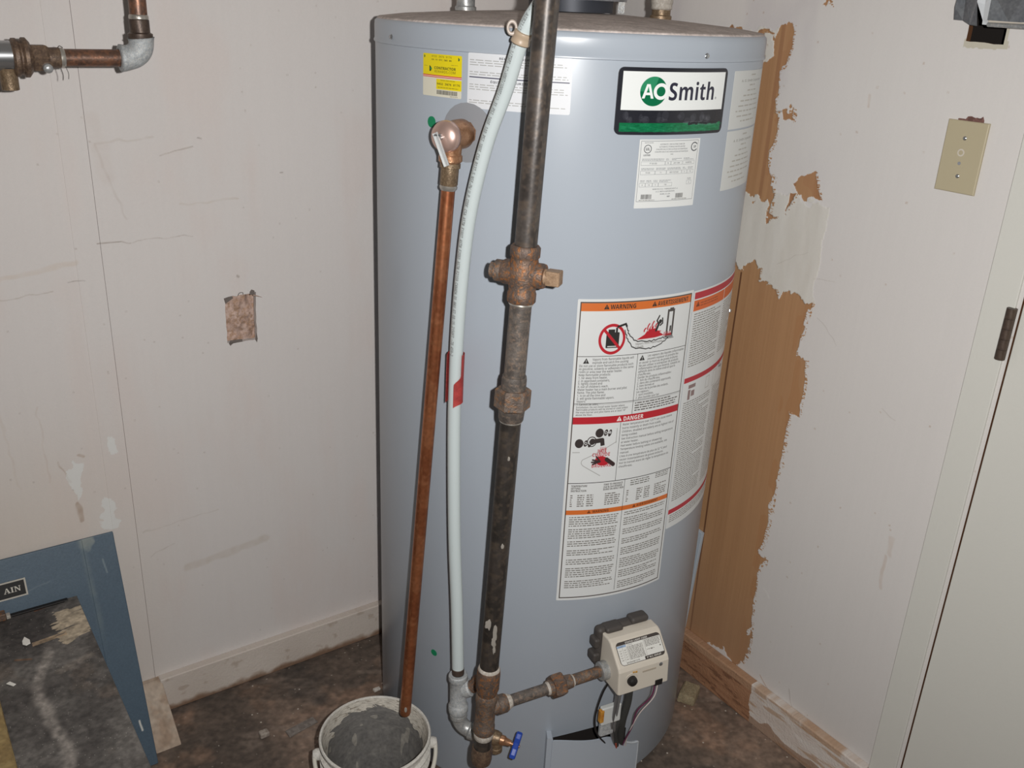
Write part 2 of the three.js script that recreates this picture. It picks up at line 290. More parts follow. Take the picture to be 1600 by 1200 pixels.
M.rightWall = std({
  map: region(pixels(1500, 1720, (u, v) => rightPaint(rw.x0 + u * rw.w, rw.y0 + v * rw.h), true, THREE.MirroredRepeatWrapping), rw.x0, rw.y0, rw.w, rw.h), roughness: 0.6, bumpScale: 0.003,
  bumpMap: region(pixels(750, 860, (u, v) => {
    const x = rw.x0 + u * rw.w, y = rw.y0 + v * rw.h, wx = x + (fbm(x * 70, y * 24, 3, 41) - 0.5) * 0.022, wy = y + (fbm(x * 60, y * 60, 3, 42) - 0.5) * 0.03;
    if (bareWood(wx, wy) > 0.5) return grey(0.18 + 0.1 * woodGrain(x, y, 3) - (Math.abs(x + 1.281) < 0.002 && y < 1.03 ? 0.15 : 0));
    return grey(0.42 + 0.12 * fbm(x * 12, y * 8, 4, 58) + 0.02 * noise(x * 120, y * 90, 59) + (filler(wx, wy) > 0.5 ? 0.4 * fbm(x * 30, y * 8, 4, 60) : 0));
  }, false, THREE.MirroredRepeatWrapping), rw.x0, rw.y0, rw.w, rw.h),
});
// dirty floor
const fl = { x0: -0.4, z0: -1.95, w: 2.0, h: 2.0 };
M.floor = std({
  map: region(pixels(1200, 1200, (u, v) => {
    const x = fl.x0 + u * fl.w, z = fl.z0 + v * fl.h, a = fbm(x * 5, z * 5, 5, 71), b = fbm(x * 13 + 4, z * 13, 5, 72), f = fbm(x * 90, z * 90, 3, 73), st = fbm(x * 8 + z * 5, z * 30 - x * 16, 3, 74);
    let c = mix([88, 77, 69], [132, 112, 98], smooth(0.3, 0.7, a)); c = mix(c, [148, 118, 98], smooth(0.55, 0.75, b) * 0.55); c = mix(c, [70, 64, 60], smooth(0.6, 0.75, fbm(x * 6, z * 9, 4, 75)) * 0.7);
    c = mix(c, [146, 130, 118], smooth(0.62, 0.8, st) * 0.4); const k = 0.75 + 0.5 * f; c = c.map((q) => q * k);
    const h = hash(Math.floor(u * 700), Math.floor(v * 700), 76); if (h > 0.9988) c = [205, 198, 186]; else if (h > 0.996) c = mix(c, [170, 160, 148], 0.6);
    return c;
  }, true, THREE.MirroredRepeatWrapping), fl.x0, fl.z0, fl.w, fl.h), roughness: 0.75,
  bumpMap: region(pixels(500, 500, (u, v) => grey(0.5 * fbm(u * 40, v * 40, 4, 77) + 0.5 * noise(u * 260, v * 260, 78)), false, THREE.MirroredRepeatWrapping), fl.x0, fl.z0, fl.w, fl.h), bumpScale: 0.002,
});
M.plainPaint = std({ color: 0xd6d2cc, roughness: 0.55, bumpMap: paintBump, bumpScale: 0.0006 });
M.doorPaint = std({ color: 0xd3d2cb, roughness: 0.5, bumpMap: paintBump, bumpScale: 0.0004 });
M.cavityShade = std({ color: 0x1a1411, roughness: 0.95 });  // shade of the wall cavity and burner opening painted as colour
// baseboards: uv in metres along the wall, height
const baseTex = (fn, x0, w) => region(pixels(1000, 128, (u, v) => fn(x0 + u * w, v * 0.11), true, THREE.MirroredRepeatWrapping), x0, 0, w, 0.11);
M.baseBack = std({ roughness: 0.65, bumpMap: paintBump, bumpScale: 0.0015, map: baseTex((x, y) => {
  let c = mix([196, 184, 174], [212, 203, 194], fbm(x * 9, y * 9, 4, 81)); const g = y + 0.02 * (fbm(x * 30, y * 30, 4, 82) - 0.5);
  c = mix(c, [122, 94, 74], smooth(0.02, 0.004, g) * 0.9); c = mix(c, [160, 142, 126], smooth(0.66, 0.82, fbm(x * 40, y * 60, 3, 83)) * 0.4); return c;
}, 0.2, 1.4) });
M.baseRight = std({ roughness: 0.65, bumpMap: paintBump, bumpScale: 0.003, map: baseTex((z, y) => {
  const e = -1.058 + 0.014 * (fbm(z * 60, y * 60, 3, 84) - 0.5) + 0.2 * (0.05 - y) * 0.5, w = fbm(z * 14, y * 120, 4, 85);
  let c;
  if (z < e) { c = mix([150, 108, 80], [172, 130, 100], w); c = mix(c, [112, 78, 58], smooth(0.6, 0.75, fbm(z * 30, y * 160, 3, 86)) * 0.7); if (y > 0.085) c = mix(c, [184, 152, 124], 0.5); }
  else { c = mix([200, 186, 176], [220, 214, 208], fbm(z * 20, y * 50, 4, 87)); c = mix(c, [172, 138, 110], 0.6 * smooth(0.56, 0.7, fbm(z * 16, y * 110, 4, 88))); if (y < 0.018 + 0.02 * noise(z * 40, 0, 89)) c = mix(c, [140, 106, 82], 0.65); if (y > 0.09) c = mix(c, [176, 142, 114], 0.7 * smooth(0.4, 0.7, noise(z * 30, y * 20, 90))); }
  return c;
}, -1.8, 1.2) });

// ---------------------------------------------------------------- metals and plastics
M.jacket = std({ color: 0xa9b1bb, roughness: 0.31 });
M.dusty = mottled([[212, 200, 194], [186, 174, 168]], 0.2, { freq: 8, rough: 0.9, bump: 0.001, specks: 0.002, s: 3 });
M.iron = mottled([[84, 78, 74], [62, 57, 54], [98, 86, 76]], 0.2, { freq: 9, rough: 0.4, metal: 0.3, s: 5, bump: 0.0002 });
M.darkIron = mottled([[66, 60, 56], [48, 44, 41], [82, 72, 62]], 0.2, { freq: 9, rough: 0.45, metal: 0.25, s: 5, bump: 0.0002 });
M.wornIron = mottled([[112, 104, 98], [82, 76, 72], [134, 116, 102]], 0.1, { freq: 9, rough: 0.5, metal: 0.25, s: 6 });
M.rust = mottled([[126, 112, 102], [94, 84, 78], [150, 108, 76]], 0.09, { freq: 8, rough: 0.58, metal: 0.4, bump: 0.001, s: 8 });
M.orangeRust = mottled([[124, 102, 88], [94, 82, 76], [168, 106, 60]], 0.1, { freq: 8, rough: 0.6, metal: 0.4, bump: 0.001, s: 9 });
M.galv = mottled([[176, 178, 178], [152, 154, 155], [186, 182, 176]], 0.07, { freq: 8, rough: 0.4, metal: 0.45, bump: 0.0003, s: 10 });
M.chalky = mottled([[180, 184, 186], [158, 162, 165], [194, 192, 188]], 0.05, { freq: 10, rough: 0.6, metal: 0.2, bump: 0.0006, s: 11 });
M.copper = mottled([[176, 112, 76], [150, 90, 60], [184, 122, 86]], 0.3, { freq: 8, rough: 0.34, metal: 0.7, bump: 0.0001, s: 12 });
M.oldCopper = mottled([[120, 92, 78], [96, 74, 64], [146, 102, 78]], 0.14, { freq: 9, rough: 0.42, metal: 0.5, bump: 0.0003, s: 13 });
M.brass = mottled([[176, 132, 100], [156, 112, 82], [186, 144, 112]], 0.08, { freq: 8, rough: 0.36, metal: 0.6, s: 14, bump: 0.0002 });
M.oldBrass = mottled([[138, 116, 92], [112, 94, 74], [150, 130, 104]], 0.06, { freq: 8, rough: 0.45, metal: 0.45, s: 15, bump: 0.0004 });
M.capBrown = mottled([[112, 92, 76], [86, 70, 60], [128, 106, 86]], 0.06, { freq: 8, rough: 0.5, metal: 0.3, s: 24, bump: 0.0004 });
M.rosy = std({ color: 0xdcbcb0, roughness: 0.36, metalness: 0.75 });
M.solder = std({ color: 0xb9b4ac, roughness: 0.35, metalness: 0.7 });
M.sealant = mottled([[196, 190, 182], [168, 160, 150]], 0.03, { freq: 8, rough: 0.8, bump: 0.0008, s: 17 });
M.steel = std({ color: 0xb4b6b8, roughness: 0.25, metalness: 0.85 });
M.sheetMetal = mottled([[158, 160, 164], [132, 136, 142]], 0.2, { freq: 6, rough: 0.32, metal: 0.75, bump: 0.0004, s: 18 });
M.cream = std({ color: 0xcbc3b6, roughness: 0.5 });
M.blackPlastic = std({ color: 0x1d1a19, roughness: 0.5 });
M.greyPlastic = std({ color: 0x55504d, roughness: 0.55 });
M.ivory = std({ color: 0xb5aa8e, roughness: 0.4 });
M.bronze = mottled([[90, 76, 66], [72, 60, 54]], 0.05, { freq: 6, rough: 0.45, metal: 0.4, s: 21, bump: 0.0002 });
M.blue = std({ color: 0x2748a6, roughness: 0.4 });
M.bucket = mottled([[206, 203, 196], [198, 194, 186]], 0.2, { freq: 6, rough: 0.5, bump: 0.0002, s: 22 });
M.tornPaper = std({ color: 0x6f6661, roughness: 0.9 });
M.green = std({ color: 0x0d7f55, roughness: 0.5 });
M.greyDisk = std({ color: 0x8c8e93, roughness: 0.6 });

// ---------------------------------------------------------------- the room
{
  const wallPanel = (outline, holes, depth) => {
    const s = new THREE.Shape(outline.map(([x, y]) => new THREE.Vector2(x, y)));
    for (const h of holes) s.holes.push(new THREE.Path(h.map(([x, y]) => new THREE.Vector2(x, y))));
    const g = plain(new THREE.ExtrudeGeometry(s, { depth, bevelEnabled: false })), p = g.attributes.position; for (let i = 0; i < p.count; i++) g.attributes.uv.setXY(i, p.getX(i), p.getY(i));
    return g;
  };
  const ragged = (pts, amp, n) => { const out = []; pts.forEach((p, i) => { const q = pts[(i + 1) % pts.length]; for (let k = 0; k < n; k++) { const t = k / n; out.push([p[0] + (q[0] - p[0]) * t + rr(-amp, amp), p[1] + (q[1] - p[1]) * t + rr(-amp, amp)]); } }); return out; };
  struct('floor', box(XL - 0.1, XW + 0.2, -0.1, 0, ZW - 0.2, ZF + 0.1, 0), M.floor, 'dirty bare concrete floor with grit and dust', 'floor');
  struct('ceiling', box(XL - 0.1, XW + 0.2, CEIL, CEIL + 0.1, ZW - 0.2, ZF + 0.1, 0), M.plainPaint, 'painted ceiling above the utility corner', 'ceiling');
  struct('wall_back', [
    wallPanel([[XL - 0.1, 0], [0.3483, 0], [0.3483, CEIL], [XL - 0.1, CEIL]], [], 0.012).translate(0, 0, ZW - 0.0145),
    wallPanel([[0.3485, 0], [XW + 0.2, 0], [XW + 0.2, CEIL], [0.3485, CEIL]], [ragged([[0.5690, 0.9455], [0.569, 0.848], [0.631, 0.8455], [0.635, 0.949]], 0.0012, 8).map(([x, y]) => [x, y])], 0.012).translate(0, 0, ZW - 0.012),
    box(XL - 0.1, XW + 0.2, 0, CEIL, ZW - 0.2, ZW - 0.1, 0)], M.backWall, 'off-white painted wall with a ragged square hole, left of the heater', 'wall');
  const rightPanel = ((g) => { const n = g.attributes.normal; for (let i = 0; i < n.count; i++) if (Math.abs(n.getZ(i)) < 0.5) g.attributes.uv.setXY(i, -1.281, 0.6); return g; })(wallPanel([[ZW - 0.1, 0], [-0.7, 0], [-0.7, 2.03], [0.12, 2.03], [0.12, 0], [ZF + 0.1, 0], [ZF + 0.1, CEIL], [ZW - 0.1, CEIL]], [ragged([[-0.8905, 1.498], [-0.828, 1.4965], [-0.828, 1.62], [-0.8905, 1.62]], 0.0007, 8)], 0.012));
  const rightWall = struct('wall_right', [rightPanel.rotateY(-Math.PI / 2).translate(XW + 0.012, 0, 0)], M.rightWall, 'painted wall with a tall strip of bare brown plywood beside the heater', 'wall');
  void rightWall;
  struct('wall_right_backing', [box(XW + 0.1, XW + 0.2, 0, CEIL, ZW - 0.1, ZF + 0.1, 0)], M.cavityShade, 'backing coloured dark to paint the shade in the cavity behind the right wall, seen through its opening', 'wall');
  struct('wall_left', box(XL - 0.1, XL, 0, CEIL, ZW, ZF + 0.1, 0), M.plainPaint, 'plain painted wall at the far left', 'wall');
  struct('wall_front', box(XL, XW, 0, CEIL, ZF, ZF + 0.1, 0), M.plainPaint, 'plain painted wall behind the viewer', 'wall');
  struct('baseboard_back', planeUV(box(0.354, XW, 0, 0.09, ZW - 0.001, -1.787, 0.003), 'x'), M.baseBack, 'painted baseboard along the wall left of the heater', 'baseboard');
  const bb = planeUV(box(1.475, XW + 0.001, 0, 0.104, -1.786, -0.761, 0.004), 'z');
  struct('baseboard_right', bb, M.baseRight, 'baseboard, bare brown wood near the heater and scuffed paint beyond', 'baseboard');
  struct('trim_1', [box(0.303, 0.3481, 0.353, CEIL, ZW - 0.0026, ZW - 0.0012, 0.0004), box(0.303, 0.3481, 0.08, 0.352, ZW - 0.0026, ZW - 0.0012, 0.0004)], M.backWall, 'flat painted batten strip up the wall beside the blue panel', 'trim');
  const wedge = prism([[0, 0], [0.137, 0], [0.012, 0.088], [0, 0.088]], 0.053, 0.002).rotateY(-Math.PI / 2).translate(0.358, 0, ZW);
  struct('trim_3', metreUV(wedge), mottled([[186, 170, 154], [174, 154, 136], [160, 136, 116]], 0.4, { freq: 6, s: 25, rough: 0.8 }), 'scuffed wooden plinth block at the foot of the batten', 'trim');
  struct('trim_2', box(XW - 0.006, XW, 0, 2.09, -0.7605, -0.7065, 0.0018), M.doorPaint, 'flat painted door casing right of the wall plate', 'trim');
  struct('trim_4', [box(XW - 0.006, XW, 0, 2.09, 0.12, 0.174, 0.0018), box(XW - 0.006, XW, 2.03, 2.09, -0.7065, 0.12, 0.0018)], M.doorPaint, 'painted door casing over and beyond the door', 'trim');
  struct('door_1', box(XW + 0.0005, XW + 0.036, 0.006, 2.028, -0.698, 0.118, 0.002), M.doorPaint, 'flat painted door at the right edge', 'door');

  // hinge on the casing edge
  const hinge = thing('door_hinge', 'dark bronze butt hinge on the edge of the white door casing', 'hinge', V(XW - 0.012, 1.018, -0.7095));
  part('knuckle', [0, 1, 2, 3, 4].map((k) => turned(V(XW - 0.0095, 1.018 + k * 0.0175, -0.7085), V(XW - 0.0095, 1.0353 + k * 0.0175, -0.7085), [[0, 0], [0.0078, 0], [0.0082, 0.0005], [0.0082, 0.0168], [0.0078, 0.0173], [0, 0.0173]], 20)), M.bronze, hinge);
  part('leaf', box(XW - 0.0075, XW - 0.0055, 1.0185, 1.1045, -0.718, -0.7065, 0.0006), M.bronze, hinge);

  // insulation in the wall hole
  const g = new THREE.BoxGeometry(0.2, 0.3, 0.07, 120, 160, 1), p = g.attributes.position;
  for (let i = 0; i < p.count; i++) if (p.getZ(i) > 0) { const x = p.getX(i), y = p.getY(i); p.setZ(i, 0.035 + (fbm(x * 30 + 9, y * 24 + 9, 4, 101) - 0.55) * 0.034 + (fbm(x * 110, y * 50, 3, 102) - 0.5) * 0.004); }
  g.computeVertexNormals(); g.translate(0.6, 0.9, ZW - 0.055);
  const batt = mottled([[178, 150, 136], [202, 178, 166], [164, 132, 108]], 0.12, { freq: 8, rough: 0.95, bump: 0.0006, s: 103, extra: {} });
  const ins = solo('wall_insulation', 'pinkish brown insulation showing through the square hole in the wall', 'insulation', metreUV(g), batt);
  void ins;
  // torn paper curls round the hole
  const curl = (pts, r) => tube(pts.map((q) => V(...q)), r, { seg: 24, rad: 6 });
  const torn = thing('torn_paper', 'dark torn paper shreds curling off the edge of the wall hole', 'paper', V(0.6, 0.84, ZW));
  part('shred', curl([[0.597, 0.947, ZW + 0.001], [0.599, 0.9525, ZW + 0.004], [0.603, 0.954, ZW + 0.006], [0.607, 0.952, ZW + 0.004], [0.6075, 0.948, ZW + 0.001]], 0.0006), M.greyPlastic, torn);
  part('shred', curl([[0.628, 0.944, ZW + 0.0005], [0.638, 0.941, ZW + 0.005], [0.646, 0.9375, ZW + 0.004]], (u) => 0.0016 * (1 - 0.8 * u)), M.batt || batt, torn);
  const shard = (pts, d, z) => prism(pts, d, 0.0002, 1).translate(0, 0, z);
  part('shred', shard([[0.569, 0.944], [0.573, 0.949], [0.585, 0.9475], [0.588, 0.942], [0.578, 0.936], [0.571, 0.932]], 0.0012, ZW - 0.003), M.tornPaper, torn);
  part('shred', shard([[0.622, 0.951], [0.626, 0.956], [0.632, 0.953], [0.6325, 0.945], [0.622, 0.945]], 0.0012, ZW + 0.0002), M.tornPaper, torn);
  part('shred', shard([[0.571, 0.847], [0.574, 0.841], [0.58, 0.8455], [0.60, 0.8465], [0.60, 0.852], [0.576, 0.853]], 0.001, ZW - 0.001), M.tornPaper, torn);
  part('shred', shard([[0.6275, 0.846], [0.6305, 0.840], [0.6325, 0.848], [0.631, 0.862]], 0.001, ZW + 0.0002), M.tornPaper, torn);

  // wall plate
  const plate = thing('wall_plate', 'ivory blank wall plate with two screws on the painted wall', 'wall plate', V(XW, 1.265, -0.852));
  const rect = prism([[-0.0353, 0], [0.0353, 0], [0.0353, 0.1145], [-0.0353, 0.1145]], 0.006, 0.0022, 4).rotateY(-Math.PI / 2).rotateX(0).translate(XW, 1.2645, -0.8525);
  part('plate', metreUV(rect), M.ivory, plate);
  for (const [y, k] of [[1.352, 0], [1.2915, 1]]) part('screw', [turned(V(XW - 0.0055, y, -0.8525 + k * 0.0015), V(XW - 0.0085, y, -0.8525 + k * 0.0015), [[0.0034, 0], [0.0032, 0.0012], [0.002, 0.0022], [0, 0.0026]], 20)], M.steel, plate);
  part('mark', [turned(V(XW - 0.0057, 1.329, -0.854), V(XW - 0.0063, 1.329, -0.854), [[0.0035, 0], [0.0062, 0], [0.006, 0.0006], [0.0038, 0.0006]], 24)], M.cream, plate, 'raised ring mark in the middle of the plate');
  part('mark', [rod(V(XW - 0.0055, 1.312, -0.853), V(XW - 0.0064, 1.312, -0.853), 0.0028, 16, 0.0002)], M.greyDisk, plate, 'grey smudge below the ring mark');
  const tear = []; for (let i = 0; i <= 14; i++) { const t = i / 14; tear.push([-0.874 + 0.044 * t, 1.3795 + (t > 0.3 && t < 1 ? 0.0075 : 0.002) * (0.7 + 0.5 * rnd())]); }
  solo('paint_tear', 'brown torn paint patch along the top of the ivory wall plate', 'torn paint', metreUV(prism([[-0.83, 1.372], [-0.874, 1.372], ...tear].reverse(), 0.0012, 0.0002, 1).rotateY(-Math.PI / 2).translate(XW, 0, 0)), mottled([[128, 92, 84], [96, 66, 60]], 0.03, { freq: 8, s: 104 }));

  // pale strip behind the heater
  const strip = prism([[-1.362, 0.1045], [-1.296, 0.1045], [-1.279, 0.385], [-1.325, 0.39]], 0.008, 0.001).rotateY(-Math.PI / 2).translate(XW - 0.0008, 0, 0);
  solo('metal_strip', 'pale blue-grey metal strip leaning behind the heater on the bare wood wall', 'metal strip', metreUV(strip), std({ color: 0xb4c0cb, roughness: 0.4 }));
}

// ---------------------------------------------------------------- crumpled duct at the top of the right wall
{
  const d = thing('metal_duct', 'crumpled shiny sheet metal duct end over the dark wall opening', 'duct', V(XW, 1.52, -0.85));
  // folded sheets: corner points [z, y, distance from the wall], given thickness along x
  const sheet = (name, pts, tris, mat) => {
    const pos = [], n = pts.length, idx = [];
    for (const k of [0, 1]) for (const [z, y, o] of pts) pos.push(XW - o + k * 0.0012, y, z);
    for (const [a, b, c] of tris) idx.push(a, c, b, a + n, b + n, c + n);
    const e = {}; for (const [a, b, c] of tris) for (const [i, j] of [[a, b], [b, c], [c, a]]) { const k = [Math.min(i, j), Math.max(i, j)].join(); e[k] = e[k] ? null : [i, j]; }
    for (const v of Object.values(e)) if (v) { const [i, j] = v; idx.push(i, j, i + n, j, j + n, i + n); }
    const q = new THREE.BufferGeometry(); q.setAttribute('position', new THREE.Float32BufferAttribute(pos, 3)); q.setIndex(idx);
    const f = q.toNonIndexed(); f.computeVertexNormals(); part(name, metreUV(f), mat, d);
  };
  sheet('side_flap', [[-0.918, 1.700, 0.03], [-0.902, 1.570, 0.028], [-0.908, 1.548, 0.022], [-0.910, 1.529, 0.014], [-0.892, 1.5285, 0.018], [-0.874, 1.5225, 0.026], [-0.858, 1.5215, 0.033], [-0.862, 1.556, 0.040], [-0.876, 1.562, 0.030], [-0.87, 1.70, 0.045], [-0.89, 1.56, 0.026]],
    [[0, 1, 10], [1, 2, 10], [2, 3, 4], [2, 4, 10], [4, 5, 10], [5, 8, 10], [5, 6, 7], [5, 7, 8], [7, 9, 8], [8, 9, 10], [9, 0, 10]], M.sheetMetal);
  sheet('crumpled_fold', [[-0.861, 1.7, 0.040], [-0.862, 1.556, 0.040], [-0.849, 1.530, 0.036], [-0.852, 1.524, 0.030], [-0.838, 1.5235, 0.032], [-0.837, 1.532, 0.044], [-0.829, 1.57, 0.060], [-0.83, 1.7, 0.064], [-0.846, 1.552, 0.044]],
    [[0, 1, 8], [1, 2, 8], [2, 5, 8], [2, 3, 4], [2, 4, 5], [5, 6, 8], [6, 7, 8], [7, 0, 8]], std({ color: 0xeef3f7, roughness: 0.4, metalness: 0.1 }));  // near-white colour paints the flash glint on this metal fold
  sheet('front_sheet', [[-0.829, 1.7, 0.064], [-0.829, 1.57, 0.060], [-0.836, 1.5305, 0.046], [-0.80, 1.5295, 0.05], [-0.72, 1.528, 0.052], [-0.72, 1.7, 0.066]], [[0, 1, 5], [1, 2, 3], [1, 3, 5], [3, 4, 5]], M.sheetMetal);
  part('bottom_lip', [rod(V(XW - 0.038, 1.5245, -0.838), V(XW - 0.05, 1.523, -0.72), 0.0035, 12, 0.0005)], M.galv, d);
  part('hem', [rod(V(XW - 0.044, 1.529, -0.834), V(XW - 0.054, 1.5288, -0.72), 0.0018, 10, 0.0003)], M.cream, d);
}

// ---------------------------------------------------------------- blue furnace panel and the dusty black cabinet
{
  const dustyBlue = (() => {
    const t = pixels(700, 460, (u, v) => {
      const x = -0.45 + u * 0.76, y = v * 0.52; let c = mix([76, 93, 108], [84, 101, 115], fbm(x * 9, y * 9, 4, 111)); const k = 0.96 + 0.08 * noise(x * 500, y * 500, 112); c = c.map((q) => q * k);
      const st = Math.abs(x - 0.243 + (y - 0.4) * 0.02 + 0.006 * (fbm(x * 3, y * 12, 3, 113) - 0.5)); c = mix(c, [126, 136, 134], (1 - smooth(0.0, 0.010, st)) * smooth(0.2, 0.45, y) * 0.45 * fbm(x * 40, y * 30, 3, 114) * 1.8);
      c = mix(c, [146, 150, 142], smooth(0.46, 0.51, y) * smooth(0.225, 0.25, x) * smooth(0.45, 0.6, fbm(x * 40, y * 24, 3, 115)) * 0.7);
      for (const [a, q] of strokes([[0.272, 0.46, 0.276, 0.43, 0.0025, 0.6, [130, 142, 146]], [0.281, 0.105, 0.282, 0.083, 0.0028, 0.95, [214, 212, 204]], [0.1, 0.43, 0.17, 0.445, 0.002, 0.35, [120, 130, 136]]], x, y, 0.002)) c = mix(c, q, a);
      return c;
    }, true, THREE.ClampToEdgeWrapping);
    return std({ map: region(t, -0.45, 0, 0.76, 0.52), roughness: 0.45, bumpMap: paintBump, bumpScale: 0.0004 });
  })();
  // leaning on the wall: foot 17 cm out
  const foot = V(0, 0.001, -1.6395), lean = Math.atan2(0.16, 0.485), place = (g) => g.rotateX(-lean).translate(0, foot.y, foot.z);
  const L = 0.5105, p = thing('furnace_panel', 'blue-grey steel furnace panel with nameplate leaning on the painted wall', 'panel', V(0, 0, -1.63));
  part('panel', place(box(-0.45, 0.301, 0, L, -0.006, 0, 0.002)), dustyBlue, p);
  part('door_face', place(box(-0.45, 0.241, 0.02, L - 0.0006, -0.001, 0.0022, 0.002)), dustyBlue, p);
  const plateTex = canvasTex(512, 96, (g, w, h) => {
    g.fillStyle = '#b9b4aa'; g.fillRect(0, 0, w, h); g.fillStyle = '#141312'; g.fillRect(8, 8, w - 16, h - 16); g.fillStyle = '#cfcbc0'; g.font = 'bold 40px serif'; g.textAlign = 'right'; g.fillText('AIN', w - 26, 63, 84);
  });
  const np = place(new THREE.BoxGeometry(0.2, 0.0345, 0.0024).translate(0.029, 0.4485, 0.0034)).toNonIndexed();
  part('nameplate', plain(np), std({ map: plateTex, roughness: 0.4 }), p, 'black nameplate with pale letters in a silver border');

  const topTex = pixels(900, 1400, (u, v) => {   // x -0.3..0.215, z -1.77..-0.95
    const x = -0.3 + u * 0.515, z = -1.77 + v * 0.82, a = fbm(x * 9, z * 9, 5, 121), f = fbm(x * 120, z * 120, 3, 122);
    let c = mix([66, 62, 60], [104, 100, 96], smooth(0.3, 0.7, a)); c = mix(c, [104, 92, 82], smooth(0.58, 0.75, fbm(x * 18, z * 14, 4, 123)) * 0.5);
    const path = 0.105 + 0.012 * Math.sin(z * 22) + 0.05 * (fbm(1.3, z * 8, 3, 124) - 0.5) + (z < -1.55 ? (z + 1.55) * -0.25 : 0), d = Math.abs(x - path);
    c = mix(c, [168, 160, 152], (1 - smooth(0.002, 0.016, d)) * smooth(-1.63, -1.58, z) * (0.3 + 0.6 * fbm(x * 60, z * 40, 3, 125)));
    const scr = fbm(x * 30 + z * 6, z * 240 + x * 40, 4, 126), wob = (fbm(x * 50, z * 40, 3, 128) - 0.5) * 0.03;
    const inA = smooth(0.135, 0.172, x + wob) * smooth(-1.735, -1.705, z + wob * 0.6) * smooth(-1.585, -1.615, z + wob * 0.6 + (x - 0.17) * 0.35);
    if (inA * (0.35 + scr) > 0.62) c = mix(c, [190, 174, 150], 0.85);
    if (x > 0.11 && x < 0.17 && Math.abs(z + 1.636 + (x - 0.14) * 0.1) < 0.006 && scr > 0.3) c = mix(c, [170, 146, 118], 0.8);
    for (const [k, q] of strokes([[0.08, -1.6, 0.10, -1.59, 0.004, 0.6, [120, 84, 58]], [0.135, -1.74, 0.15, -1.742, 0.004, 0.7, [110, 66, 44]], [0.14, -1.53, 0.19, -1.55, 0.012, 0.35, [138, 126, 114]]], x, z, 0.006)) c = mix(c, q, k);
    const k = 0.72 + 0.56 * f; c = c.map((q) => q * k); const h = hash(Math.floor(u * 450), Math.floor(v * 700), 127); if (h > 0.9975) c = mix(c, [190, 186, 178], 0.75); return c;
  }, true, THREE.MirroredRepeatWrapping);
  const topMat = std({ map: region(topTex, -0.3, -1.77, 0.515, 0.82), roughness: 0.7, bumpMap: paintBump, bumpScale: 0.002 });
  const c = thing('metal_cabinet', 'low black metal cabinet with a dusty scraped top below the blue panel', 'cabinet', V(0, 0, -1.3));
  const outline = [[-0.5, 0.95], [-0.5, 1.7535], [0.088, 1.7535], [0.094, 1.743], [0.185, 1.743], [0.192, 1.7535], [0.211, 1.7535], [0.2135, 0.95]].reverse();
  part('lid', metreUV(prism(outline, 0.02, 0.002).rotateX(-Math.PI / 2).translate(0, 0.37, 0)), topMat, c);
  part('body', box(-0.495, 0.206, 0, 0.369, -1.625, -0.955, 0.004), M.iron, c);
  part('gap_shade_strip', box(0.086, 0.193, 0.362, 0.3915, -1.7535, -1.744, 0.001), M.blackPlastic, c, 'black strip added as the shade of the gap along the back edge');  // strip added to darken the gap behind the lid, no real seal
  part('catch', [box(0.062, 0.083, 0.39, 0.405, -1.752, -1.735, 0.002)], M.orangeRust, c, 'rust-brown metal catch at the back edge');
  part('catch_plate', [box(0.0835, 0.0905, 0.39, 0.3975, -1.75, -1.738, 0.001)], M.sealant, c, 'chipped pale plate beside the catch');

  const chip = (name, label, x, z, pts, s) => solo(name, label, 'paint chip', metreUV(prism(pts.map(([a, b]) => [a * s, b * s]), 0.0022, 0.0005, 1).rotateX(-Math.PI / 2).translate(x, 0.3905, z)), std({ color: 0xe9e6df, roughness: 0.6 }));
  chip('paint_chip', 'larger leaf-shaped white paint chip on the dusty black cabinet top', 0.102, -1.647, [[0, 1.25], [-0.45, 0.3], [-0.5, -0.5], [-0.1, -1.0], [0.5, -0.75], [0.55, 0.1]], 0.0125);
  chip('paint_chip', 'smaller oblong white paint chip on the dusty black cabinet top', 0.0615, -1.536, [[-0.75, 0.5], [-0.1, 0.8], [0.7, -0.5], [0.2, -0.8]], 0.0095);
  // stick lying along the cabinet at the left edge
  const wood = mottled([[150, 128, 82], [130, 108, 70], [166, 144, 98]], 0.3, { freq: 8, s: 128, rough: 0.6 });
  solo('wooden_stick', 'yellowed wooden stick lying along the left of the dusty cabinet top', 'stick', box(0.006, 0.039, 0.391, 0.404, -1.565, -0.97, 0.005).applyMatrix4(new THREE.Matrix4().makeRotationY(0)), wood);
}

// ---------------------------------------------------------------- printed labels
const para = (g, text, x, y, w, lh, font, { max = 99, indent = 0 } = {}) => {   // wrapped text; returns the next y
  g.font = font; g.textAlign = 'left';
  for (const line of text.split('\n')) {
    let cur = '';
    for (const word of line.split(' ')) { if (cur && g.measureText(cur + ' ' + word).width > w) { if (max-- <= 0) return y; g.fillText(cur, x, y); y += lh; cur = word; } else cur = cur ? cur + ' ' + word : word; }
    if (max-- <= 0) return y; g.fillText(cur, x + indent, y); y += lh;
  }
  return y;
};
const finePrint = (g, x, y, w, h, lh, s, col = '#6a6863', t = 0.42) => {   // print too small to read: rows of dashes with word gaps
  g.fillStyle = col; let k = 0;
  for (let yy = y; yy + lh * 0.5 < y + h; yy += lh) { let xx = x; const end = x + w * (hash(k, 1, s) > 0.82 ? 0.35 + 0.5 * hash(k, 2, s) : 0.94 + 0.06 * hash(k, 3, s)); let j = 0; while (xx < end) { const l = lh * (0.6 + 2.0 * hash(k, j, s + 9)); g.fillRect(xx, yy, Math.min(l, end - xx), lh * t); xx += l + lh * 0.4; j++; } k++; }
};
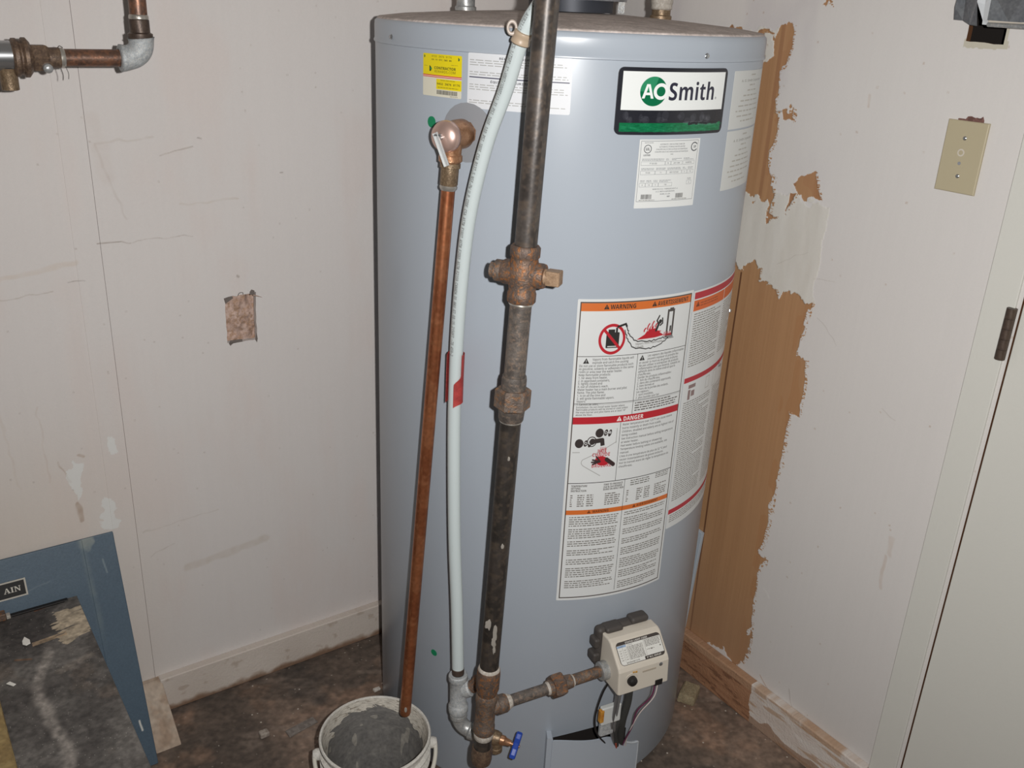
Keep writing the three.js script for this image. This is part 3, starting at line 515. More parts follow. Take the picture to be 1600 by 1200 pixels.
const tri = (g, x, y, s, fill, mark) => { g.fillStyle = fill; g.beginPath(); g.moveTo(x, y - s); g.lineTo(x + s * 0.62, y); g.lineTo(x - s * 0.62, y); g.closePath(); g.fill(); g.fillStyle = mark; g.fillRect(x - s * 0.06, y - s * 0.66, s * 0.12, s * 0.36); g.fillRect(x - s * 0.06, y - s * 0.2, s * 0.12, s * 0.12); };
const barcode = (g, x, y, w, h, s) => { g.fillStyle = '#2c2a28'; let xx = x, k = 0; while (xx < x + w) { const b = 1.4 + 3 * hash(k, 4, s); if (k % 2) g.fillRect(xx, y, Math.min(b, x + w - xx), h); xx += b; k++; } };

const WHITE = '#d4d6d6';
const warningTex = canvasTex(900, 2048, (g, w, h) => {
  const X = 22, Y = 20, W = w - 44, H = h - 40, px = (u) => X + u * W, py = (v) => Y + v * H, ink = '#2a2827', O = '#cd6b2e', R = '#b3202c';
  g.fillStyle = WHITE; g.fillRect(0, 0, w, h);
  g.fillStyle = O; g.fillRect(px(0), py(0.002), W, py(0.026) - py(0.002)); g.fillRect(px(0), py(0.676), W, py(0.692) - py(0.676));
  g.fillStyle = R; g.fillRect(px(0), py(0.358), W, py(0.381) - py(0.358));
  g.lineWidth = 7; g.strokeStyle = '#453c38'; g.strokeRect(X, Y, W, H);
  g.lineWidth = 3; g.strokeStyle = ink; const ln = (a, b, c, d, k = 3) => { g.lineWidth = k; g.beginPath(); g.moveTo(px(a), py(b)); g.lineTo(px(c), py(d)); g.stroke(); };
  ln(0, 0.164, 1, 0.164); ln(0, 0.314, 1, 0.314); ln(0.506, 0.164, 0.506, 0.358); ln(0.412, 0.381, 0.412, 0.581); ln(0, 0.581, 1, 0.581, 4); ln(0.503, 0.581, 0.503, 0.99); ln(0, 0.318, 1, 0.318, 1);
  g.fillStyle = ink; g.font = 'bold 38px sans-serif'; g.textAlign = 'left'; g.fillText('WARNING', px(0.235), py(0.0205)); g.fillText('AVERTISSEMENT', px(0.645), py(0.0205), px(0.965) - px(0.645));
  tri(g, px(0.205), py(0.0205), 30, ink, O); tri(g, px(0.615), py(0.0205), 30, ink, O);
  // no fuel can
  const cx = px(0.27), cy = py(0.112);
  g.fillStyle = ink; g.beginPath(); g.roundRect(cx - 42, cy - 42, 92, 96, 6); g.fill(); g.fillRect(cx - 30, cy - 60, 46, 22); g.fillRect(cx + 22, cy - 70, 14, 40); g.fillStyle = WHITE; g.fillRect(cx - 30, cy + 42, 66, 6);
  g.strokeStyle = R; g.lineWidth = 18; g.beginPath(); g.arc(cx, cy, 86, 0, 7); g.stroke(); g.beginPath(); g.moveTo(cx - 60, cy - 60); g.lineTo(cx + 60, cy + 60); g.stroke();
  g.strokeStyle = ink; g.lineWidth = 13; g.beginPath(); g.moveTo(cx + 30, cy - 74); g.lineTo(cx + 90, cy - 90); g.lineTo(cx + 100, cy - 72); g.stroke();
  // vapours creeping along the floor
  g.lineWidth = 6; const wav = (pts) => { g.beginPath(); pts.forEach(([a, b], i) => { const x = px(a), y = py(b); if (!i) g.moveTo(x, y); else { const q = pts[i - 1], n = 5; for (let k = 1; k <= n; k++) { const t = k / n; g.lineTo(px(q[0] + (a - q[0]) * t) + Math.sin(k * 2.6 + i) * 4, py(q[1] + (b - q[1]) * t) + Math.cos(k * 2.6 + i) * 4); } } }); g.stroke(); };
  wav([[0.385, 0.075], [0.41, 0.10], [0.47, 0.122], [0.60, 0.128], [0.70, 0.124], [0.77, 0.119]]); wav([[0.37, 0.085], [0.40, 0.115], [0.455, 0.143], [0.60, 0.151], [0.70, 0.144], [0.79, 0.124]]);
  g.fillStyle = '#55504c'; g.font = '20px sans-serif'; g.fillText('Vapors from Flammable', px(0.475), py(0.135)); g.fillText('Liquids', px(0.475), py(0.1445));
  // flames
  g.fillStyle = R; g.beginPath(); [[0.48, 0.119], [0.55, 0.105], [0.575, 0.092], [0.575, 0.098], [0.60, 0.078], [0.60, 0.092], [0.635, 0.078], [0.625, 0.09], [0.665, 0.088], [0.655, 0.096], [0.71, 0.10], [0.69, 0.103], [0.735, 0.114], [0.65, 0.118]].forEach(([a, b], i) => g[i ? 'lineTo' : 'moveTo'](px(a), py(b))); g.fill();
  for (const [a, b, c] of [[0.575, 0.072, 0.02], [0.615, 0.066, 0.022], [0.65, 0.073, 0.014], [0.545, 0.085, 0.012]]) { g.lineWidth = 9; g.strokeStyle = R; g.beginPath(); g.moveTo(px(a), py(b + c)); g.quadraticCurveTo(px(a - 0.01), py(b + c / 2), px(a + 0.015), py(b)); g.stroke(); }
  // running figure
  g.strokeStyle = ink; g.fillStyle = ink; g.lineCap = 'round'; g.lineWidth = 17; g.beginPath(); g.moveTo(px(0.675), py(0.077)); g.lineTo(px(0.655), py(0.096)); g.stroke(); g.lineWidth = 10; g.beginPath(); g.moveTo(px(0.672), py(0.076)); g.lineTo(px(0.655), py(0.066)); g.lineTo(px(0.675), py(0.052)); g.moveTo(px(0.69), py(0.082)); g.lineTo(px(0.712), py(0.076)); g.lineTo(px(0.707), py(0.061)); g.stroke(); g.beginPath(); g.arc(px(0.688), py(0.07), 13, 0, 7); g.fill();
  // the heater with its burner
  g.lineCap = 'butt'; g.lineWidth = 15; g.strokeStyle = '#4a4543'; g.strokeRect(px(0.762), py(0.04), px(0.818) - px(0.762), py(0.116) - py(0.04)); g.fillStyle = '#4a4543'; g.fillRect(px(0.775), py(0.032), 34, 16); g.fillStyle = ink; g.fillRect(px(0.79), py(0.088), 13, 34); g.fillRect(px(0.755), py(0.121), 66, 6); g.fillRect(px(0.74), py(0.126), 88, 4); g.strokeStyle = R; g.lineWidth = 6; g.beginPath(); for (let k = 0; k < 8; k++) { g.moveTo(px(0.735 + k * 0.011), py(0.118)); g.lineTo(px(0.742 + k * 0.009), py(0.105 + 0.006 * (k % 2))); } g.stroke();
  // text blocks
  g.fillStyle = ink; const F = '19px sans-serif', lh = 20.2;
  tri(g, px(0.075), py(0.186), 34, ink, WHITE); tri(g, px(0.55), py(0.186), 34, ink, WHITE); g.fillStyle = ink;
  let y = para(g, 'Vapors from flammable liquids will explode and catch fire causing death or severe burns.', px(0.125), py(0.1765), px(0.49) - px(0.125), lh, F, { max: 2 });
  para(g, 'Do not use or store flammable products such as gasoline, solvents or adhesives in the same room or area near the water heater.\nKeep flammable products:\n1. far away from heater,\n2. in approved containers,\n3. tightly closed and\n4. out of children\u2019s reach.\nWater heater has a main burner and pilot flame. The pilot flame:\n1. is on all the time and\n2. will ignite flammable vapors.\nVapors:\n1. cannot be seen,\n2. are heavier than air,', px(0.022), y, px(0.485) - px(0.022), lh * 0.935, F, { max: 14 });
  y = para(g, 'Les vapeurs des liquides inflammables peuvent exploser et prendre feu', px(0.60), py(0.1765), px(0.985) - px(0.60), lh, F, { max: 2 });
  para(g, 'et causer la mort ou de graves br\u00fblures.\nNe pas utiliser ni entreposer de produits inflammables tels que essence, solvants ou adh\u00e9sifs dans le m\u00eame endroit que le chauffe-eau.\nGarder les produits inflammables :\n1. loin du chauffe-eau,\n2. dans des contenants approuv\u00e9s,\n3. bien ferm\u00e9s et\n4. hors de la port\u00e9e des enfants.\nLes vapeurs :\n1. sont invisibles,\n2. plus lourdes que l\u2019air', px(0.525), y, px(0.985) - px(0.525), lh * 0.935, F, { max: 14 });
  para(g, 'Installation: Do not install water heater where flammable products will be stored or used unless the main burner and pilot flame are at least 18" above the floor.', px(0.022), py(0.328), px(0.485) - px(0.022), lh * 0.82, '17px sans-serif', { max: 4 }); finePrint(g, px(0.525), py(0.3215), px(0.975) - px(0.525), py(0.356) - py(0.3215), 16, 5, '#55514e');
  g.fillStyle = '#e6dfdc'; g.font = 'bold 40px sans-serif'; g.fillText('DANGER', px(0.43), py(0.3775)); tri(g, px(0.395), py(0.3765), 32, '#e6dfdc', R);
  // taps and the scalded hand
  const tap = (a, b) => { g.fillStyle = '#37302f'; g.beginPath(); g.arc(px(a), py(b), 30, 0, 7); g.fill(); g.beginPath(); g.ellipse(px(a + 0.055), py(b), 14, 22, 0.3, 0, 7); g.ellipse(px(a + 0.09), py(b + 0.002), 12, 24, 0.3, 0, 7); g.fill(); g.strokeStyle = WHITE; g.lineWidth = 4; g.beginPath(); g.arc(px(a + 0.055), py(b), 8, 0, 7); g.arc(px(a + 0.09), py(b), 7, 0, 7); g.stroke(); };
  tap(0.07, 0.445); tap(0.235, 0.412); g.strokeStyle = '#37302f'; g.lineWidth = 6; g.beginPath(); g.arc(px(0.175), py(0.44), 32, 0, 7); g.stroke(); g.fillStyle = '#37302f'; g.beginPath(); g.arc(px(0.18), py(0.44), 21, 0, 7); g.fill(); g.lineWidth = 30; g.lineJoin = 'round'; g.beginPath(); g.moveTo(px(0.18), py(0.44)); g.lineTo(px(0.262), py(0.436)); g.lineTo(px(0.27), py(0.455)); g.stroke();
  g.strokeStyle = '#9a9996'; g.lineWidth = 4; g.beginPath(); g.moveTo(px(0.02), py(0.475)); g.lineTo(px(0.08), py(0.475)); g.moveTo(px(0.39), py(0.445)); g.lineTo(px(0.25), py(0.475)); g.lineTo(px(0.11), py(0.50)); g.quadraticCurveTo(px(0.085), py(0.512), px(0.12), py(0.522)); g.lineTo(px(0.27), py(0.558)); g.moveTo(px(0.385), py(0.40)); g.lineTo(px(0.385), py(0.45)); g.stroke();
  g.strokeStyle = '#b05a60'; g.lineWidth = 3; for (let k = 0; k < 6; k++) { g.beginPath(); g.moveTo(px(0.255 + k * 0.009), py(0.46)); g.lineTo(px(0.245 + k * 0.012), py(0.483)); g.stroke(); }
  g.fillStyle = '#b4474e'; g.font = 'bold 34px sans-serif'; g.textAlign = 'center'; g.fillText('HOT', px(0.27), py(0.478)); g.fillText('CHAUDE', px(0.265), py(0.491)); g.fillText('BR\u00dbLURE', px(0.275), py(0.528)); g.textAlign = 'left';
  g.fillStyle = R; g.beginPath(); g.ellipse(px(0.275), py(0.507), 52, 32, 0.25, 0, 7); g.fill(); g.strokeStyle = '#3a2a2a'; g.lineCap = 'round'; g.lineWidth = 11; for (const [a, b] of [[0.195, 0.502], [0.188, 0.51], [0.198, 0.517], [0.225, 0.492]]) { g.beginPath(); g.moveTo(px(0.26), py(0.509)); g.lineTo(px(a), py(b)); g.stroke(); } g.lineWidth = 28; g.beginPath(); g.moveTo(px(0.315), py(0.503)); g.lineTo(px(0.378), py(0.522)); g.stroke(); g.lineCap = 'butt';
  g.fillStyle = ink;
  para(g, 'Water temperature over 125\u00b0F can cause severe burns instantly or death from scalds.\nChildren, disabled and elderly are at highest risk of being scalded.\nSee instruction manual before setting temperature at water heater.\nFeel water before bathing or showering.\nTemperature limiting valves are available, see manual.\nL\u2019eau \u00e0 une temp\u00e9rature de plus de 52 \u00b0C peut causer instantan\u00e9ment de graves br\u00fblures.\nVoir le manuel avant de r\u00e9gler la temp\u00e9rature du chauffe-eau.', px(0.43), py(0.393), px(0.985) - px(0.43), 24, '20px sans-serif', { max: 15 });
  // table
  g.fillStyle = '#4c4845'; g.font = 'bold 17px sans-serif'; ['TEMPERATURE', 'SETTING', 'INSTRUCTION'].forEach((t, i) => g.fillText(t, px(0.03), py(0.594 + i * 0.0085))); ['TIME TO PRODUCE', '2nd & 3rd DEGREE', 'BURNS ON ADULT SKIN'].forEach((t, i) => g.fillText(t, px(0.31), py(0.594 + i * 0.0085), 160));
  for (const [a, s] of [[0.03, 1], [0.09, 2], [0.17, 3], [0.33, 4], [0.53, 5], [0.63, 6], [0.71, 7], [0.82, 8]]) finePrint(g, px(a), py(0.622), W * (a === 0.03 || a === 0.53 ? 0.02 : a === 0.33 || a === 0.82 ? 0.14 : 0.06), py(0.67) - py(0.622), 15, 20 + s, '#7a7672', 0.5);
  finePrint(g, px(0.56), py(0.588), W * 0.2, 42, 15, 31); finePrint(g, px(0.82), py(0.585), W * 0.15, 42, 13, 32);
  g.fillStyle = '#5e2f16'; g.font = 'bold 26px sans-serif'; g.fillText('WARNING', px(0.23), py(0.6885)); g.fillText('AVERTISSEMENT', px(0.645), py(0.6885), 200); tri(g, px(0.20), py(0.6885), 22, '#5e2f16', O); tri(g, px(0.62), py(0.6885), 22, '#5e2f16', O);
  for (const [c, x0, x1] of [[0, 0.035, 0.475], [1, 0.53, 0.97]]) { let yy = 0.70, k = 0; while (yy < 0.975) { const n = 0.012 + 0.03 * hash(k, c, 61); finePrint(g, px(x0), py(yy), (x1 - x0) * W, n * H, 15.5, 70 + k + c * 40, '#76736e'); yy += n + 0.009; k++; } }
});
const sideTex = canvasTex(860, 1700, (g, w, h) => {
  g.fillStyle = WHITE; g.fillRect(0, 0, w, h); const R = '#b22a36', O = '#d0632c', py = (v) => (v - 0.006) / 0.822 * h;
  g.fillStyle = R; g.fillRect(12, py(0.012), w, py(0.033) - py(0.012)); g.fillStyle = O; g.fillRect(12, py(0.037), w, py(0.071) - py(0.037)); g.fillStyle = WHITE; g.fillRect(460, py(0.036), 8, 80);
  tri(g, 60, py(0.058), 34, '#5e2f16', O); g.fillStyle = '#7c3c1c'; finePrint(g, 90, py(0.047), 260, 40, 17, 3, '#9a4a22');
  for (const a of [0.29, 0.757]) { g.fillStyle = R; g.fillRect(8, py(a), w, py(a + 0.017) - py(a)); }
  finePrint(g, 30, py(0.08), 400, py(0.26) - py(0.08), 16, 141, '#85827c'); finePrint(g, 480, py(0.08), 360, py(0.26) - py(0.08), 16, 142, '#85827c');
  g.fillStyle = '#8a7472'; g.fillRect(70, py(0.318), 90, 26); g.fillRect(70, py(0.335), 30, 70); g.fillRect(110, py(0.34), 44, 40); g.strokeStyle = '#a8a49e'; g.lineWidth = 4; g.strokeRect(320, py(0.318), 60, 80); g.strokeRect(460, py(0.315), 70, 110);
  finePrint(g, 30, py(0.375), 400, py(0.73) - py(0.375), 16, 143, '#85827c'); finePrint(g, 480, py(0.375), 360, py(0.73) - py(0.375), 16, 144, '#85827c'); finePrint(g, 30, py(0.78), 800, py(0.81) - py(0.78), 16, 145, '#85827c');
});
const badgeTex = canvasTex(1024, 512, (g, w, h) => {
  g.fillStyle = '#26272e'; g.fillRect(0, 0, w, h); g.fillStyle = '#e8ebea'; g.fillRect(36, 30, w - 66, 292);
  g.fillStyle = '#0b6b40'; g.fillRect(36, 420, w - 66, 68);
  for (let i = 0; i < 900; i++) { const x = 40 + 940 * rnd(), y = 424 + 58 * rnd(); g.fillStyle = `rgba(${rnd() > 0.5 ? '40,140,96' : '6,80,50'},0.16)`; g.fillRect(x, y, 20 + 30 * rnd(), 6 + 10 * rnd()); }
  g.fillStyle = 'rgba(120,130,130,0.35)'; g.beginPath(); g.ellipse(780, 426, 200, 16, 0.04, 0, 7); g.fill(); g.fillStyle = 'rgba(26,30,36,0.8)'; for (let i = 0; i < 60; i++) g.fillRect(620 + 340 * rnd(), 412 + 14 * rnd(), 16 + 20 * rnd(), 6 + 8 * rnd());
  g.fillStyle = 'rgba(150,150,160,0.10)'; for (let i = 0; i < 26; i++) { g.beginPath(); g.ellipse(60 + 900 * rnd(), 360 + 40 * rnd(), 10 + 30 * rnd(), 10 + 30 * rnd(), 0, 0, 7); g.fill(); }
  const cx = 292, cy = 178; g.fillStyle = '#0d6a45'; g.beginPath(); g.arc(cx, cy, 112, 0, 7); g.fill(); g.fillStyle = '#2f8a62'; g.beginPath(); g.arc(cx, cy, 112, Math.PI, 1.6 * Math.PI); g.lineTo(cx, cy); g.fill();
  g.fillStyle = '#eef1f0'; g.font = 'bold 150px sans-serif'; g.textAlign = 'center'; g.fillText('A', cx - 46, cy + 54); g.lineWidth = 26; g.strokeStyle = '#eef1f0'; g.beginPath(); g.arc(cx + 62, cy, 50, 0, 7); g.stroke();
  g.fillStyle = '#2b2b3c'; g.font = 'bold 176px sans-serif'; g.textAlign = 'left'; g.save(); g.translate(418, cy + 66); g.scale(470 / g.measureText('Smith').width, 1.06); g.fillText('Smith', 0, 0); g.restore(); g.font = '26px sans-serif'; g.fillText('\u00ae', 892, cy + 62);
});
const ratingTex = canvasTex(680, 640, (g, w, h) => {
  g.fillStyle = '#dcdedd'; g.fillRect(0, 0, w, h); g.strokeStyle = '#5c6068'; g.lineWidth = 3; g.strokeRect(18, 16, w - 42, 560); const ink = '#3e4046'; g.fillStyle = ink; g.textAlign = 'center';
  g.lineWidth = 6; g.strokeStyle = ink; g.beginPath(); g.arc(88, 88, 36, 0, 7); g.stroke(); g.font = 'bold 36px sans-serif'; g.fillText('UL', 88, 101); g.font = 'bold 22px sans-serif'; g.fillText('LISTED', 84, 152); g.font = '13px sans-serif'; g.fillText('WATER HEATER', 96, 36);
  g.lineWidth = 9; g.beginPath(); g.arc(612, 76, 38, 0.6, 5.7); g.stroke(); g.font = 'bold 30px sans-serif'; g.fillText('SP', 618, 88);
  g.font = '17px sans-serif'; ['AUTOMATIC CIRCULATING TANK OR', 'AUTOMATIC STORAGE WATER HEATER', 'CHAUFFE-EAU \u00c0 CIRCULATION AUTOMATIQUE', 'CHAUFFE-EAU \u00c0 ACCUMULATION AUTOMATIQUE', 'GAS'].forEach((t, i) => g.fillText(t, 350, 52 + i * 23, 380));
  g.font = '13px sans-serif'; g.lineWidth = 2;
  const cell = (x, y, ww, cap, val) => { g.strokeStyle = '#70747a'; g.strokeRect(x, y, ww, 34); g.fillStyle = '#6a6e74'; finePrint(g, x + 6, y - 26, ww - 14, 22, 11, x + y, '#83878c'); g.fillStyle = '#34363c'; g.font = '18px sans-serif'; g.fillText(val, x + ww / 2, y + 24, ww - 8); };
  cell(34, 204, 250, '', 'FT 08 300'); cell(288, 204, 60, '', '75'); cell(352, 204, 130, '', '2011 06A'); cell(490, 204, 140, '', '10289765'); cell(34, 290, 150, '', '75100'); cell(188, 290, 120, '', '71'); cell(312, 290, 170, '', 'GB11107345'); cell(490, 290, 60, '', '5'); cell(554, 290, 76, '', '7.0'); cell(34, 404, 60, '', '4'); cell(98, 404, 70, '', '14'); cell(172, 404, 60, '', '5'); cell(236, 404, 150, '', '150'); cell(560, 394, 60, '', 'A');
  g.fillStyle = ink; g.font = '17px sans-serif'; ['MADE IN U.S.A. / FABRIQU\u00c9 AUX \u00c9.-U.', 'A. O. SMITH CORPORATION', 'McBEE, SC USA'].forEach((t, i) => g.fillText(t, 320, 468 + i * 24));
  barcode(g, 60, 510, 112, 44, 5); barcode(g, 440, 510, 92, 44, 6); finePrint(g, 44, 562, 170, 10, 12, 7); finePrint(g, 400, 562, 190, 10, 12, 8); g.font = 'bold 18px sans-serif'; g.fillStyle = ink; g.fillText('NSF', 360, 542);
});
const addrTex = canvasTex(300, 340, (g, w, h) => {
  g.fillStyle = '#cfd1cf'; g.fillRect(0, 0, w, h); g.fillStyle = '#77756f'; g.font = '19px sans-serif'; g.textAlign = 'center';
  g.fillText('A. O. Smith Corporation', w * 0.52, 66, w * 0.85);
  [0.16, 0, 0.2, 0.3, 0.5, 0.62, 0.7, 0.8, 0.72, 0.5].forEach((q, i) => i !== 1 && finePrint(g, w * 0.52 - q * w * 0.5, 22 + i * 30, q * w, 14, 20, 160 + i, '#b0ada6', 0.42));
});
const contractorTex = canvasTex(480, 520, (g, w, h) => {
  g.fillStyle = '#d8d4c2'; g.fillRect(0, 0, w, h); g.fillStyle = '#e3cf12'; g.fillRect(0, 0, w, 264); g.fillRect(180, 300, 300, 128); g.fillStyle = '#c9303c'; g.fillRect(0, 256, w, 30); g.fillStyle = '#e6b9a0'; g.fillRect(0, 266, w, 12);
  const ink = '#3a3a1c'; g.fillStyle = ink; g.textAlign = 'center'; g.font = '30px monospace'; g.fillText('4193 2N76 9176', 240, 40, 250); g.font = 'bold 26px monospace'; g.fillText('09.10 EFC 0M3 MA', 240, 78, 270);
  const leaf = (x, y, s) => { g.fillStyle = '#2c3f22'; g.beginPath(); g.moveTo(x, y - s); g.quadraticCurveTo(x + s * 1.2, y - s * 0.2, x + s * 0.5, y + s); g.lineTo(x, y + s); g.closePath(); g.fill(); g.fillStyle = '#1f8a4c'; g.beginPath(); g.arc(x + s * 0.55, y + s * 0.1, s * 0.36, 0, 7); g.fill(); };
  leaf(14, 34, 18); leaf(440, 44, 20); leaf(88, 178, 36); g.fillStyle = '#23301c'; g.font = 'bold 46px sans-serif'; g.textAlign = 'left'; g.fillText('CONTRACTOR', 150, 184, 264); g.fillStyle = '#6c5c14'; g.font = '44px sans-serif'; g.fillText('REWARDS.COM', 152, 226, 262); finePrint(g, 20, 148, 40, 10, 12, 9, '#8a7a20'); finePrint(g, 360, 118, 80, 10, 12, 10, '#8a7a20');
  g.fillStyle = ink; g.font = '18px sans-serif'; g.textAlign = 'center'; g.fillText('ENTER CODE ONLINE', 320, 322, 200); g.font = 'bold 34px monospace'; g.fillText('9402 3N76 8176', 326, 372, 280); finePrint(g, 200, 400, 250, 12, 14, 11, '#6c5c14'); barcode(g, 186, 438, 250, 52, 12); finePrint(g, 350, 502, 90, 10, 12, 13, '#55534c');
});
const reliefTex = canvasTex(820, 700, (g, w, h) => {
  g.fillStyle = '#dadce0'; g.fillRect(0, 0, w, h); g.fillStyle = '#35363c'; g.font = 'bold 34px monospace'; g.textAlign = 'left'; g.fillText('RELIEF EQUIPMENT', 259, 66, 310);
  finePrint(g, 16, 84, 780, 80, 30, 21, '#a3a3a0', 0.32); finePrint(g, 16, 232, 780, 50, 30, 22, '#a3a3a0', 0.32); g.fillStyle = '#33324e'; g.fillRect(14, 296, w - 30, 13);
  g.fillStyle = '#35363c'; g.font = 'bold 36px monospace'; g.fillText('\u00c9QUIP.', 193, 362, 118); g.fillText('S\u00c9CURIT\u00c9', 346, 362, 154); finePrint(g, 16, 390, 780, 80, 30, 23, '#a3a3a0', 0.32); finePrint(g, 16, 590, 780, 50, 30, 24, '#a3a3a0', 0.32);
});
const paper = (map) => std({ map, roughness: 0.5 });

// ---------------------------------------------------------------- the water heater
const heater = thing('water_heater', 'tall grey-blue gas water heater tank in the corner covered in warning labels', 'water heater', V(HX, 0, HZ));
{
  const at = V(HX, 0, HZ);
  const lathe = (prof, seg = 160) => { const g = new THREE.LatheGeometry(prof.map(([r, y]) => new THREE.Vector2(r, y)), seg); g.translate(at.x, 0, at.z); return g; };
  // jacket with the burner opening cut into it
  const jacket = new Brush(toCreasedNormals(lathe([[1e-5, 0.004], [0.336, 0.004], [0.346, 0.008], [HR, 0.016], [HR, 1.452], [0.34, 1.4535], [1e-5, 1.4535]]), 0.6), M.jacket);
  const arch = []; for (let i = 0; i <= 16; i++) { const x = -0.1 + 0.17 * i / 16; arch.push([x, 0.171 - (x < 0.01 ? 1.2 : 9) * (x - 0.01) * (x - 0.01)]); }
  const cut = prism([[0.07, 0.02], ...arch.reverse(), [-0.1, 0.02]].reverse(), 0.2, 0); cut.translate(0, 0, HR - 0.055); cut.rotateY(-13 * D); cut.translate(at.x, 0, at.z);
  const cutter = new Brush(cut, M.cavityShade); jacket.updateMatrixWorld(); cutter.updateMatrixWorld();  // dark cut faces paint the shade inside the opening
  const ev = new Evaluator(); ev.useGroups = true; ev.attributes = ['position', 'normal', 'uv'];
  const res = ev.evaluate(jacket, cutter, SUBTRACTION);
  part('jacket', res.geometry, res.material, heater);
  part('top_band', metreUV(toCreasedNormals(lathe([[0.3502, 1.4505], [0.3525, 1.4515], [0.3528, 1.4545], [0.3512, 1.4565], [0.3512, 1.479], [0.3505, 1.4855], [0.3465, 1.4895], [0.343, 1.4895], [0.343, 1.4535]]), 0.9)), M.jacket, heater);
  part('top_cap', metreUV(lathe([[0.3455, 1.4862], [0.3472, 1.4892], [0.344, 1.4925], [0.30, 1.4985], [0.2, 1.506], [0.1, 1.5115], [1e-5, 1.513]], 96)), M.dusty, heater, 'dusty domed top');

  part('badge', wrapped(-25.2, 8.45, 1.3435, 1.4425, 0.009, 0.003, 0.0003, 48), std({ map: badgeTex, roughness: 0.25 }), heater, 'maker badge in white, black and green');
  part('rating_label', wrapped(-17.95, 1.0, 1.229, 1.3365, 0.001, 0.0004), paper(ratingTex), heater, 'white rating label with small tables');
  part('warning_label', wrapped(-31.1, 5.9, 0.489, 1.0795, 0.002, 0.0004), paper(warningTex), heater, 'tall warning label with fire and scald pictures');
  part('instruction_label', wrapped(6.15, 41, 0.601, 1.0765, 0.002, 0.0004), paper(sideTex), heater, 'instruction label with red bands');
  part('address_label', wrapped(12.5, 37, 1.3455, 1.4375, 0.001, 0.0004), paper(addrTex), heater);
  part('address_label', wrapped(12.5, 35, 1.245, 1.3425, 0.001, 0.0004), paper(addrTex), heater);
  part('contractor_label', wrapped(-78.5, -65.4, 1.381, 1.4445, 0.002, 0.0004), paper(contractorTex), heater, 'yellow contractor label');
  part('relief_label', wrapped(-63.55, -36.5, 1.3695, 1.451, 0.003, 0.0004), paper(reliefTex), heater, 'white safety equipment label');
  part('dot_sticker', wrapped(-76.6, -73.7, 1.3315, 1.3495, 0.00885, 0.0004), M.green, heater, 'green dot sticker near the relief valve');
  part('dot_sticker', wrapped(-72.9, -70.4, 0.2955, 0.3095, 0.0072, 0.0004), M.green, heater, 'green dot sticker low on the tank');
  part('escutcheon', wrapped(-71, -55.9, 1.285, 1.377, 0.0458, 0.0008), M.greyDisk, heater, 'grey ring plate round the relief valve');
  for (const [a, y] of [[-0.2, 1.4605], [-94, 1.463], [-47, 1.4595], [40.4, 0.99], [30, 0.9]]) {
    const p = tank(a, 0.0012, 0, y), n = p.clone().sub(V(HX, y, HZ)).normalize();
    part('screw', turned(p.clone().addScaledVector(n, -0.0005), p.clone().addScaledVector(n, 0.004), [[0.0046, 0], [0.0046, 0.001], [0.0032, 0.0022], [0.0028, 0.0036], [0, 0.004]], 8), M.steel, heater);
  }
  // access cover standing off the burner opening, its top edge falling to the right
  const cover = wrapped(-29.6, 0.8, 0.004, 0.172, 0.004, 0.003, 0.022, 40), cp = cover.attributes.position;
  for (let i = 0; i < cp.count; i++) { const a = Math.atan2(cp.getX(i) - HX, cp.getZ(i) - HZ) / D, t = (a + 29.6) / 30.4; if (cp.getY(i) > 0.08) cp.setY(i, cp.getY(i) - 0.012 * smooth(0, 0.5, t) - 0.042 * smooth(0.55, 1, t)); }
  cover.computeVertexNormals(); part('access_cover', metreUV(cover), M.jacket, heater);
  part('cover_flange', wrapped(-31.2, -29.4, 0.004, 0.176, 0.002, 0.022, 0.0003, 4), M.jacket, heater);
  const edge = (t) => 0.172 - 0.012 * smooth(0, 0.5, t) - 0.042 * smooth(0.55, 1, t), lip = [];
  for (let i = 0; i <= 10; i++) { const a = -7 + 7.6 * i / 10; lip.push(tank(a, 0.0245, 0, edge((a + 29.6) / 30.4) - 0.002)); }
  lip.push(tank(1.0, 0.0235, 0, 0.10), tank(1.1, 0.0235, 0, 0.06), tank(1.1, 0.0235, 0, 0.012));
  part('cover_lip', tube(lip, 0.0024, { seg: 50, rad: 8 }), std({ color: 0xb4bac0, roughness: 0.4 }), heater);
  part('base_skirt', metreUV(toCreasedNormals(lathe([[0.32, 0.0], [0.333, 0.0], [0.334, 0.0045], [0.32, 0.0045]], 96), 0.6)), M.blackPlastic, heater);
}
// pipe nipples standing in the top
for (const [x, z, mat, lab, taped] of [[0.968, -1.55, M.galv, 'galvanised pipe nipple rising from the left of the heater top', false], [1.246, -1.332, M.oldBrass, 'plated pipe nipple with white thread tape on the right of the heater top', true]]) {
  const yb = 1.5068, n = thing('pipe_nipple', lab, 'pipe', V(x, yb, z));
  part('nipple', turned(V(x, yb, z), V(x, 1.66, z), [[0, 0], [0.0195, 0], [0.0195, 0.006], [0.0168, 0.008], [0.0168, 0.022], [0.0175, 0.023], [0.0175, 0.153], [0, 0.153]], 28), mat, n);
  if (taped) part('pipe_tape', turned(V(x, 1.523, z), V(x, 1.55, z), [[0.0168, 0], [0.0195, 0.002], [0.0186, 0.008], [0.0202, 0.014], [0.018, 0.026], [0.0168, 0.027]], 20), M.sealant, n);
}
